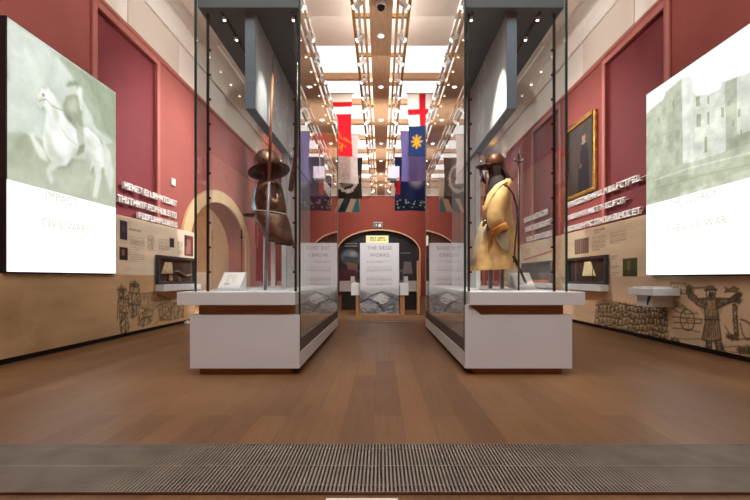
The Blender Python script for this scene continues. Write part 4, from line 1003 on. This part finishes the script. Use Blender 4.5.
# front skirt flap, its shade put into a duller buff; orange facing
fl = []
for z, x0, x1 in ((1.62, 1.17, 1.215), (1.48, 1.11, 1.2), (1.34, 1.06, 1.19), (1.2, 1.045, 1.185), (1.08, 1.035, 1.18)):
    fl.append([(x0, by+0.03, z), (x0+0.02, by-0.05, z), (x1-0.02, by-0.17-0.06*(1.62-z), z), (x1, by-0.155-0.06*(1.62-z), z), (x0+0.04, by-0.03, z), (x0+0.015, by+0.03, z)])
MB().loft(fl, cap=(True, True)).build('front_flap', M_buffsh, bc)
fc = []
for z, x in ((1.64, 1.20), (1.48, 1.19), (1.34, 1.183), (1.2, 1.178), (1.06, 1.175)):
    yy = by-0.165-0.075*(1.62-z)
    fc.append([(x, yy-0.03, z), (x+0.045, yy-0.05, z), (x+0.05, yy-0.03, z), (x+0.005, yy-0.005, z)])
MB().loft(fc, cap=(True, True)).build('front_facing', M_orange, bc)
# collar band falling to the front
MB().tube([RC(509, 186, -0.08), RC(504, 182, -0.17), RC(498, 186, -0.235), RC(491, 195, -0.265), RC(486, 208, -0.25), RC(483, 221, -0.2)], [0.025, 0.038, 0.046, 0.048, 0.042, 0.03], 14, flat=0.5).build('collar', mat('light_buff_collar', '#e8c084', 0.7, var=0.08, scale=9), bc)
MB().tube([RC(507, 187, -0.2), RC(501, 190, -0.265), RC(495, 199, -0.29), RC(489.5, 210, -0.28), RC(486, 221, -0.25)], [0.011]*5, 8).build('collar_strap', M_leather, bc)
MB().tube([RC(492.5, 203, -0.265), RC(491, 208, -0.275), RC(489, 215, -0.26)], [0.012, 0.026, 0.01], 10).build('dark_lining', M_form, bc)
MB().tube([RC(489, 213, -0.2), RC(486, 221, -0.2), RC(483, 226, -0.17)], [0.03, 0.04, 0.03], 10, flat=0.5).build('breast_lining', M_orange, bc)
# near sleeve, cuff and glove
sl = [RC(503, 187, -0.17), RC(501, 193, -0.23), RC(498, 203, -0.26), RC(495, 213, -0.28), RC(495, 221, -0.3), RC(499, 229, -0.3)]
MB().tube(sl, [0.055, 0.085, 0.095, 0.095, 0.098, 0.09], 20).build('sleeve', M_buff, bc, sub=1)
MB().tube([RC(497.5, 226, -0.3), RC(500.5, 232, -0.3)], [0.108, 0.112], 20, flat=0.9).build('cuff', M_orange, bc, bevel=0.008)
MB().tube([RC(500.5, 232, -0.3), RC(503, 240, -0.29), RC(505, 246, -0.28), RC(508, 251, -0.27)], [0.09, 0.075, 0.055, 0.02], 16, flat=0.75).build('under_sleeve', M_buffsh, bc)
sl = [RC(503, 190, 0.17), RC(500, 200, 0.25), RC(496, 214, 0.27), RC(492, 226, 0.26), RC(488, 238, 0.22)]
MB().tube(sl, [0.06, 0.085, 0.09, 0.085, 0.07], 18).build('sleeve', M_buff, bc)
MB().tube([RC(488.6, 236, 0.22), RC(486.5, 241, 0.2)], [0.09, 0.09], 18).build('cuff', M_orange, bc)
MB().tube([RC(486, 222, -0.245), RC(484, 221, -0.25)], 0.02, 10).build('clasp', M_steel, bc)
# baldric and sword
bd = thing('sword_belt', 'dark leather shoulder belt curving down the back of the buff coat', 'belt', (1.48, 4.7, 1.6))
MB().tube([RC(502, 184, -0.24), RC(507, 186, -0.245), RC(513, 194, -0.2), RC(517, 208, -0.17), RC(517.5, 222, -0.18), RC(515.5, 240, -0.24), RC(514, 262, -0.31)], [0.016]*7, 8, flat=0.45).build('strap', M_leather, bd)
MB().box(1.47, 1.51, 4.565, 4.58, 1.62, 1.66).build('buckle', M_steel, bd)
sd = thing('scabbard', 'dark scabbard slanting below the hem at the back of the coat', 'scabbard', (1.52, 4.6, 1.1))
a_, b_ = RC(513.5, 256, -0.3), RC(525, 281, -0.2)
MB().tube([a_, b_], [0.022, 0.016], 10, flat=0.5).build('sheath', M_armourdk, sd)
MB().tube([b_, b_+(b_-a_).normalized()*0.04], [0.018, 0.005], 8, flat=0.6).build('chape', M_steel, sd)
# polearm beside the coat
pa_ = thing('polearm', 'slim dark staff with small iron head standing behind the coat shoulder', 'polearm', (1.48, 4.7, DZ))
MB().tube([(1.475, 4.5, DZ+0.002), (1.475, 4.5, 2.2)], 0.011, 10).build('shaft', M_leather, pa_)
MB().tube([(1.475, 4.5, 2.2), (1.475, 4.5, 2.27), (1.475, 4.5, 2.36)], [0.016, 0.026, 0.004], 10, flat=0.5).build('head', M_steel, pa_)
MB().tube([(1.445, 4.5, 2.215), (1.43, 4.5, 2.23), (1.44, 4.5, 2.2), (1.475, 4.5, 2.2), (1.51, 4.5, 2.2), (1.52, 4.5, 2.23), (1.505, 4.5, 2.215)], [0.004, 0.01, 0.012, 0.012, 0.012, 0.01, 0.004], 8).build('lugs', M_steel, pa_)
# lobster-tailed helmet
hc = RC(495, 166); hx2, hy2 = hc.x, hc.y
lh = thing('lobster_tail_helmet', 'brown iron helmet with peak, face bars and neck guard above the buff coat', 'helmet', (hx2, hy2, 2.2))
hz = hc.z-0.01
MB().lathe([(0.102, -0.02), (0.104, 0.03), (0.098, 0.08), (0.078, 0.125), (0.045, 0.15), (0.0, 0.16)], (hx2, hy2, hz), 32, 1.08, 0.95).build('skull', mat('warm_russet_iron', '#5a3826', 0.35, 0.7, var=0.25, scale=14), lh, solid=0.005)
MB().tube([(hx2+0.11*math.cos(t), hy2, hz+0.163*math.sin(t)) for t in np.linspace(0.35, PI-0.35, 12)], 0.007, 8).build('comb', M_armour, lh)
pk_ = [(hx2+0.1*math.cos(t), hy2+0.1*math.sin(t), hz+0.02) for t in np.linspace(PI*0.6, PI*1.4, 11)]
pk2 = [(hx2-0.02+0.2*math.cos(t), hy2+0.13*math.sin(t), hz+0.0) for t in np.linspace(PI*0.6, PI*1.4, 11)]
MB()._add(pk_+pk2, [(i, i+1, 12+i, 11+i) for i in range(10)], True).build('peak', M_armourdk, lh, solid=0.012)
for dy_ in (-0.06, 0.0, 0.06):
    MB().tube([(hx2-0.165, hy2+dy_*0.9, hz-0.0), (hx2-0.16, hy2+dy_*0.8, hz-0.08), (hx2-0.115, hy2+dy_*0.45, hz-0.185)], 0.006, 8).build('face_bar', M_armourdk, lh)
MB().tube([(hx2-0.115, hy2-0.035, hz-0.185), (hx2-0.12, hy2, hz-0.19), (hx2-0.115, hy2+0.035, hz-0.185)], 0.007, 8).build('bar_joint', M_armourdk, lh)
rings = []
for f_ in np.linspace(0, 1, 6):
    r = 0.1+0.055*f_; z = hz-0.015-0.15*f_
    rings.append([(hx2+0.01+0.035*f_+r*math.cos(t), hy2+r*0.85*math.sin(t), z) for t in np.linspace(-1.15, 1.15, 17)])
b = MB()
for i in range(5): b._add(rings[i]+rings[i+1], [(k_, k_+1, 18+k_, 17+k_) for k_ in range(16)], False)
b.build('neck_guard', M_armourdk, lh, solid=0.006, fix=True)
for s_ in (-1, 1):
    MB().prism([(hx2-0.055, hz-0.01), (hx2+0.045, hz-0.01), (hx2+0.035, hz-0.11), (hx2-0.005, hz-0.16), (hx2-0.045, hz-0.1)], 'y', hy2+s_*0.1, hy2+s_*0.092).build('cheek_guard', M_armourdk, lh)

# ------------------------------------------------------------------ flags hung across the far half
def flag(cv, x0, ytop, Y, label, name='flag'):
    t = thing(name, label, 'flag', (x0+cv.W/2, Y, ytop))
    def warp(X, Z):
        w = np.zeros((len(X), 3)); w[:, 1] = 0.05*np.sin(X*7+Z*1.3)*(1.1-Z/cv.H); w[:, 0] = 0.02*np.sin(Z*3+X*2); return w
    cv.build('cloth', (x0, Y, ytop-cv.H), (1, 0, 0), (0, 0, 1), M_cloth, t, warp=warp)
    MB().tube([(x0-0.05, Y, ytop), (x0+cv.W+0.05, Y, ytop)], 0.014, 8).build('pole', M_woodv, t)
    for xx in (x0+0.05, x0+cv.W-0.05): MB().tube([(xx, Y, ytop+0.0), (xx, Y, ZC-0.031)], 0.004, 6).build('cord', M_track, t)
    return t
H = 1.55
cv = Canvas(1.2, H, 0.02, '#c81e2c'); cv.rect(0, 1.2, H-0.2, H, '#f2e8dc'); cv.rect(0, 1.2, H-0.5, H-0.33, '#f4ece2')
for k_ in range(14):
    x, y = random.uniform(0.6, 0.95), random.uniform(0.2, 0.75); cv.line([(x, y), (x+random.gauss(0, 0.09), y+random.gauss(0, 0.1)), (x+random.gauss(0, 0.1), y+random.gauss(0, 0.1))], 0.028, '#b8801f', 0.9)
flag(cv, -1.92, 5.52, 10.4, 'red flag with white bands and gold emblem hanging left of the raft')
cv = Canvas(1.25, H, 0.022, '#f3eee8'); n = vnoise(cv.nx, cv.ny, 8, 4); cv.blend(np.clip((n-0.55)*5, 0, 1), '#d6cdc4', 0.5)
for k_ in range(10): cv.ring(random.uniform(0.5, 1.1), random.uniform(0.2, 1.3), 0.1, 0.08, 0.02, '#d0c4b8', 0.6)
flag(cv, -1.98, 5.52, 13.4, 'white flag with faint pattern hanging behind the red flag')
cv = Canvas(1.3, H, 0.024, '#37312f')
for t_ in np.linspace(0, 2*PI, 26): cv.ell(0.72+0.38*math.cos(t_), 0.78+0.5*math.sin(t_), random.uniform(0.04, 0.09), random.uniform(0.04, 0.09), '#e6dfd6', 0.9)
for k_ in range(10): cv.line([(0.4+k_*0.08, 0.35+0.03*k_), (0.42+k_*0.09, 0.5+0.04*k_)], 0.03, '#e6dfd6', 0.8)
flag(cv, -2.02, 5.50, 15.9, 'black flag with white wreath hanging left of the raft')
cv = Canvas(1.4, H, 0.026, '#e2cfb2'); cv.poly([(0.35, 0), (0.75, 0.75), (1.05, 0.75), (0.72, 0)], '#2f4a52'); cv.poly([(1.0, 0), (1.3, 0.7), (1.4, 0.5), (1.4, 0)], '#4f9296'); cv.poly([(0.0, 0.0), (0.2, 0.0), (0.5, 0.8), (0.2, 0.9)], '#35302f')
flag(cv, -2.35, 5.48, 19.0, 'cream and teal diagonal striped flag behind the black wreath flag')
cv = Canvas(1.25, H, 0.02, '#25345e'); cv.rect(0, 1.25, 0.75, H, '#f4efe8'); cv.rect(0.3, 0.46, 0.75, H, '#c2202c'); cv.rect(0, 1.25, 1.03, 1.16, '#c2202c')
for a_ in np.linspace(0, 2*PI, 9)[:-1]: cv.line([(0.2, 0.37), (0.2+0.12*math.cos(a_), 0.37+0.15*math.sin(a_))], 0.05, '#d09a2c')
flag(cv, 0.67, 5.52, 10.4, 'white flag with red cross above blue field with gold star, right of raft')
cv = Canvas(1.3, H, 0.022, '#7f78b8'); n = vnoise(cv.nx, cv.ny, 4, 3, (3, 0.5)); cv.shade(n, 0.15)
flag(cv, 0.63, 5.52, 13.1, 'plain violet flag hanging behind the red cross flag')
cv = Canvas(1.35, H, 0.024, '#2a3560'); cv.rect(0.0, 0.17, 0.15, 0.8, '#c42a2a'); cv.ell(0.8, 0.8, 0.3, 0.4, '#dcd6ce', 0.7, 0.3)
flag(cv, 0.53, 5.50, 15.8, 'dark blue flag with red patch at its edge behind the violet flag')
cv = Canvas(1.5, H, 0.026, '#24355a'); cv.poly([(0.05, 0.6), (0.5, 1.15), (0.95, 0.6), (1.3, 0.9), (1.3, 1.3), (0.5, 1.55), (0.0, 1.0)], '#ece8e2'); cv.poly([(0.5, 0.6), (0.8, 0.95), (0.95, 0.6), (0.7, 0.35)], '#2c3f70')
for k_ in range(40): cv.ell(random.uniform(0.1, 1.4), random.uniform(0.12, 0.5), 0.04, 0.035, random.choice(['#3e6a44', '#dfe2d8', '#4c7c50']), 0.9)
flag(cv, 0.6, 5.48, 18.6, 'dark blue flag with white chevron and flowers hanging lowest at right')

# ------------------------------------------------------------------ far end: mural, exit sign, centre panel and tables
mu = thing('mural', 'dark mural of a helmeted soldier filling the low arch at the far end', 'mural', (c, YB+0.65, 0))
cvm = Canvas(4.6, 3.6, 0.03, '#2b2728'); n = vnoise(cvm.nx, cvm.ny, 4, 4); cvm.blend(np.clip((n-0.4)*2, 0, 1), '#464347', 0.7)
def MW(px, py):
    X, Z = on_depth(px, py, YB+0.61); return (X+2.4, Z)
def mp_(pts, col, a=1.0): cvm.poly([MW(*p) for p in pts], col, a)
cvm.ell(*MW(350, 257), 0.5, 0.42, '#77838a', 0.95, 0.2); cvm.ell(*MW(353, 254), 0.2, 0.14, '#aab6bb', 0.8, 0.5)
mp_([(343, 256), (362, 258), (360, 264), (343, 262)], '#4a5358'); mp_([(346, 262), (358, 264), (357, 272), (349, 273)], '#8a6a5c', 0.9)
mp_([(340, 268), (356, 270), (362, 284), (362, 298), (338, 298)], '#5c2f38', 0.9); mp_([(404, 262), (411, 262), (413, 276), (402, 276)], '#8d8486', 0.8); mp_([(400, 274), (414, 274), (418, 298), (398, 298)], '#3e3436', 0.9)
for py in (243.5, 246): cvm.line([MW(345, py), MW(357, py)], 0.05, '#cfcac6', 0.8)
cvm.line([MW(401, 253), MW(410, 253)], 0.05, '#a8a4a2', 0.7)
cvm.line([MW(357, 262), MW(372, 250)], 0.07, '#6a6664', 0.7)
cvm.build('painted_face', (-2.4, YB+0.61, 0.0), (1, 0, 0), (0, 0, 1), M_paint, mu)
MB().box(-2.4, 2.2, YB+0.615, YB+0.66, 0.0, 3.62).build('backing_board', M_black, mu)
M_exh = mat('exit_housing_grey', '#b9b6ae', 0.5)
ex = thing('exit_sign', 'small green and white emergency exit sign above the low arch', 'sign', (-0.16, YB-0.05, 3.8))
xa, za = on_depth(373.5, 222, YB-0.1); xb, zb = on_depth(382.5, 227.5, YB-0.1)
MB().box(xa, xb, YB-0.1, YB-0.001, zb, za).build('housing', M_exh, ex, bevel=0.01)
MB().box(xa+0.03, xb-0.03, YB-0.106, YB-0.101, zb+0.015, za-0.05).build('sign_face', emit_mat('exit_green', '#1d6a48', 0.5), ex)
x = xa+0.12; mg = MB(); mg.lathe([(0, 0), (0.03, 0.0), (0.03, 0.01)], (x+0.03, YB-0.107, za-0.14), 8, rot=Matrix.Rotation(PI/2, 3, 'X'))
mg.box(x, x+0.06, YB-0.11, YB-0.107, zb+0.07, za-0.16); mg.build('running_figure', M_letter, ex)
MB().box(x+0.15, x+0.28, YB-0.11, YB-0.107, zb+0.04, za-0.1).build('door_symbol', M_letter, ex)
# centre text panel
cp = thing('text_panel', 'white freestanding text panel with grey town picture at the end of the aisle', 'panel', (-0.03, 10.55, 0))
x0, x1 = -0.525, 0.45
cvp = Canvas(x1-x0, 1.77, 0.011, '#e0e3ea')
n = vnoise(cvp.nx, cvp.ny, 5, 5); lowm = cvp.Y < 0.66
pic = Canvas(x1-x0, 1.77, 0.011, '#a3a7ac'); pic.blend(np.clip((n-0.42)*4, 0, 1), '#6a6e73', 0.8)
pic.poly([(0, 0.6), (0.3, 0.5), (0.6, 0.58), (0.975, 0.45), (0.975, 0.7), (0, 0.7)], '#c6cace', 0.9)
pic.poly([(0.3, 0.35), (0.5, 0.52), (0.75, 0.4), (0.6, 0.25), (0.4, 0.22)], '#d5d8da', 0.85); pic.line([(0.0, 0.3), (0.2, 0.36), (0.45, 0.26), (0.6, 0.08)], 0.07, '#45484c', 0.85); pic.line([(0.2, 0.42), (0.55, 0.55), (0.95, 0.34)], 0.03, '#4c5054', 0.8)
for k_ in range(60):
    x, y = random.uniform(0, 0.95), random.uniform(0.02, 0.42); pic.line([(x, y), (x+random.gauss(0, 0.06), y+random.gauss(0, 0.03))], 0.022, random.choice(['#3c3f43', '#dde0e2', '#5a5e62']), 0.6)
fade = np.clip((0.69-cvp.Y)/0.1, 0, 1)[..., None]; cvp.c = cvp.c*(1-fade)+pic.c*fade
for (yy, r) in ((1.33, 2), (1.18, 5), (0.93, 8)): cvp.lines_of_text(0.17, 0.80, yy, r, 0.03, 0.014, '#6f7074', 0.55)
cvp.build('printed_face', (x0, 10.5, 0.055), (1, 0, 0), (0, 0, 1), M_paint, cp)
MB().box(x0, x1, 10.502, 10.55, 0.05, 1.827).build('board', M_plinth, cp)
M_ink = mat('grey_ink', '#7a7478', 0.6)
text('lettering', 'THE SIEGE', 0.125, ((x0+x1)/2, 10.497, 1.66), (1, 0, 0), (0, 0, 1), M_ink, cp, ext=0.0006, space=1.1)
text('lettering', 'WORKS', 0.125, ((x0+x1)/2, 10.497, 1.48), (1, 0, 0), (0, 0, 1), M_ink, cp, ext=0.0006, space=1.15)
MB().box(x0-0.02, x1+0.02, 10.48, 10.62, 0.0, 0.049).build('plinth_rail', M_woodv, cp)
def table(xa, xb, ya, yb, z0, z1, label, legm, leg_x):
    t = thing('display_table', label, 'table', ((xa+xb)/2, (ya+yb)/2, 0))
    MB().box(xa, xb, ya, yb, z0, z1).build('white_top', M_plinth, t, bevel=0.006)
    for xx, w in leg_x:
        MB().box(xx-w, xx+w, ya+0.03, yb-0.05, 0, z0-0.001).build('leg', legm, t)
    return t
table(-0.76, 0.70, 10.66, 11.4, 0.51, 0.825, 'white deep topped table on oak legs behind the central text panel', M_woodv, ((-0.58, 0.06), (0.54, 0.06)))
table(-1.24, 1.12, 12.5, 13.4, 0.55, 0.86, 'farther white table on dark legs beyond the central text panel', M_black, ((-0.95, 0.22), (0.85, 0.22)))
def speaker(xa, label):
    t = thing('listening_post', label, 'audio post', (xa, 11, 0.826))
    MB().box(xa-0.055, xa+0.055, 10.95, 11.07, 0.827, 1.17).build('housing', mat('grey_post_paint', '#5f6468', 0.5), t, bevel=0.01)
    MB().box(xa-0.035, xa+0.035, 10.943, 10.949, 0.9, 1.1).build('grille', M_dark, t)
speaker(-0.60, 'grey upright audio post on the white table left of the text panel')
speaker(0.53, 'grey upright audio post on the white table right of the text panel')
def small_box(xa, ya, z, label):
    tag(MB().prism([(ya, z), (ya+0.12, z), (ya+0.12, z+0.14), (ya+0.05, z+0.14)], 'x', xa-0.06, xa+0.06).build('label_block', M_letter, bevel=0.004), label, 'label')
small_box(-0.85, 12.6, 0.861, 'small white label block on the farther table left of the text panel')
small_box(0.75, 12.6, 0.861, 'small white label block on the farther table right of the text panel')
# oak post by the right case
wp = thing('oak_post', 'slim pale oak upright standing beyond the end of the right glass case', 'post', (0.97, 11.0, 0))
MB().box(0.94, 1.01, 10.95, 11.06, 0.02, 1.41).build('upright', M_woodv, wp)
MB().box(0.9, 1.05, 10.9, 11.11, 0.0, 0.019).build('foot', M_dark, wp)
# lit sign peeping over the text panel
ls = thing('lit_sign', 'glowing yellow information sign rising behind the central text panel', 'sign', (-0.2, 21.6, 0))
SY = 21.6
xa, za = on_depth(366, 235.5, SY); xb, zb = on_depth(388.5, 245.5, SY)
cvs = Canvas(xb-xa, za-zb, 0.02, '#f7eaa8'); cvs.blend(np.clip(1-cvs.X/0.8, 0, 1), '#fbe3c0', 0.8); cvs.blend(np.clip((cvs.X-0.5)/0.6, 0, 1), '#e2f2a8', 0.6)
for k_ in range(26):
    x = 0.16+random.random()*0.8; y = random.choice([0.27, 0.38]); cvs.rect(x, x+0.07, y-0.03, y+0.04, random.choice(['#d06a2a', '#b84a3a', '#4aa04a', '#c89020']), 0.8)
cvs.build('sign_face', (xa, SY, zb), (1, 0, 0), (0, 0, 1), paint_mat('lit_sign_print', emit=1.0, only_emit=True), ls)
MB().box(xa-0.015, xb+0.015, SY+0.004, SY+0.08, zb-0.015, za+0.015).build('casing', M_dark, ls)
for xx in (-0.55, 0.1): MB().box(xx-0.04, xx+0.04, SY+0.01, SY+0.07, 0.02, zb-0.016).build('post', M_dark, ls)
MB().box(-0.75, 0.3, SY-0.2, SY+0.25, 0.0, 0.019).build('base_plate', M_dark, ls)

# ------------------------------------------------------------------ floor grille and plate
gr = thing('floor_grille', 'long slatted metal heating grille set across the oak floor in the foreground', 'floor grille', (0, 2.1, 0))
g0, g1_ = 1.84, 2.375
MB().box(-3.6, 3.6, g0, g1_, 0.0005, 0.002).build('pit_dark', M_black, gr)  # black sheet on the floor stands for the dark below the slats
b = MB(); x = -3.58
while x < 3.58:
    b.box(x, x+0.0085, g0+0.006, g1_-0.006, 0.002, 0.012); x += 0.0183
b.build('slats', M_slat, gr, fix=False)
for y, w in ((g0, 0.004), (g1_-0.004, 0.004), (2.095, 0.006), (1.9, 0.004), (2.31, 0.004)):
    MB().box(-3.6, 3.6, y, y+w, 0.0021, 0.0125).build('rail', M_slat, gr)
MB().box(-0.006, 0.006, g0+0.16, g1_-0.1, 0.0121, 0.0135).build('catch', M_black, gr)
tag(MB().box(-0.235, 0.073, 1.45, 1.805, 0.0, 0.004).build('floor_plate', M_letter), 'pale rectangular plate on the floor in front of the grille', 'plate')

# ------------------------------------------------------------------ lights
def area(name, loc, rot, sx, sy, power, color=(1, 0.93, 0.84), spread=PI):
    l = bpy.data.lights.new(name, 'AREA'); l.shape = 'RECTANGLE'; l.size = sx; l.size_y = sy; l.energy = power; l.color = color; l.spread = spread
    o = bpy.data.objects.new(name, l); COL.objects.link(o); o.location = loc; o.rotation_euler = rot; return o
def spot(name, loc, target, power, angle, blend=0.6, color=(1, 0.88, 0.72), size=0.05):
    l = bpy.data.lights.new(name, 'SPOT'); l.energy = power; l.spot_size = angle; l.spot_blend = blend; l.color = color; l.shadow_soft_size = size
    o = bpy.data.objects.new(name, l); COL.objects.link(o); o.location = loc
    o.rotation_euler = (Vector(target)-Vector(loc)).to_track_quat('-Z', 'Y').to_euler(); return o
W1 = (1, 0.97, 0.93)
area('raft_top_fill_far', (0, 15.5, ZS+0.22), (PI, 0, 0), 0.5, 12.0, 140, W1)  # added lamp hidden above the raft, brightens the far ceiling
area('raft_top_fill_near', (0, 6.0, ZS+0.22), (PI, 0, 0), 0.5, 5.0, 60, W1)  # added likewise for the near ceiling
area('hall_fill_near', (0, 2.6, 6.0), (0, 0, 0), 6.0, 3.2, 300, W1)  # added overhead fill, out of view, for the near hall
for s in (-1, 1): spot('plinth_fill', (s*1.2, 1.0, 5.3), (s*1.35, 4.1, 0.3), 240, 0.5, 0.9, W1)  # added spots that brighten the plinth fronts
for s in (-1, 1):
    area('case_top_fill', (s*1.33, 6.0, 3.86), (PI, 0, 0), 0.7, 3.2, 75, (1, 0.97, 0.94))  # added fill facing up from the canopy, lightens ceiling and raft
    for y in (10.5, 13.5, 16.5, 19.5):
        spot('wall_wash', (s*0.365, y, ZS-0.2), (s*4.2, y-0.8, 2.4), 450, 1.5, 0.8, W1)
    spot('wall_wash_front', (s*0.365, 7.4, ZS-0.2), (s*4.2, 8.4, 2.4), 850 if s < 0 else 560, 1.3, 0.8, W1)
    spot('wall_wash_front', (s*0.365, 4.2, ZS-0.2), (s*4.2, 5.4, 0.6), 350 if s < 0 else 190, 1.1, 0.8, W1)
    for y in (6.5, 8.6, 11.0, 14.0): spot('upper_wall_fill', (s*0.6, y, ZS+0.22), (s*4.2, y+0.3, 5.55), 110, 1.1, 0.9, W1)  # added spots that whiten the upper walls
    for y in (4.68, 5.4, 6.12, 7.2):
        spot('case_light', (s*0.9, y, 3.58), (s*1.1, y, 0.8), 16, 1.1, 0.8, W1, 0.02)
        spot('case_light', (s*1.61, y, 3.58), (s*1.5, y, 0.8), 16, 1.1, 0.8, W1, 0.02)
for s in (-1, 1): spot('flag_fill', (s*0.5, 7.6, 4.3), (s*1.0, 13.5, 4.75), 420, 0.75, 0.8, W1)  # added spots without fittings, brighten the flags from the front
spot('coat_light', (0.95, 4.3, 3.58), (1.33, 4.75, 1.6), 230, 0.9, 0.7, (1, 0.92, 0.78), 0.02)
spot('armour_light', (-0.95, 4.3, 3.58), (-1.3, 4.9, 1.8), 80, 0.9, 0.7, (1, 0.93, 0.82), 0.02)
spot('panel_light', (0.0, 8.6, ZS-0.2), (-0.03, 10.5, 1.0), 700, 0.7, 0.7, W1)
for s in (-1, 1):
    for y in (10.5, 14.0, 17.5): spot('raft_fill', (s*1.3, y, 3.2), (0, y+0.5, ZS), 170, 0.8, 0.9, (1, 0.95, 0.88))  # added spots without fittings, lighten the raft soffit from below
area('passage_light', (-5.4, 10.7, 3.55), (0, 0, 0), 0.8, 2.5, 60, (1, 0.9, 0.74))
spot('end_wall_light', (0, 18.5, ZS-0.2), (0, 22.5, 3.4), 350, 1.5, 0.8, W1)
w = bpy.data.worlds.new('world'); scene.world = w; w.use_nodes = True
w.node_tree.nodes['Background'].inputs['Color'].default_value = (1, 0.94, 0.88, 1); w.node_tree.nodes['Background'].inputs['Strength'].default_value = 0.3
scene.cycles.transparent_max_bounces = 24
scene.cycles.max_bounces = 10
scene.view_settings.view_transform = 'Standard'
scene.view_settings.look = 'None'
scene.view_settings.exposure = 0.15
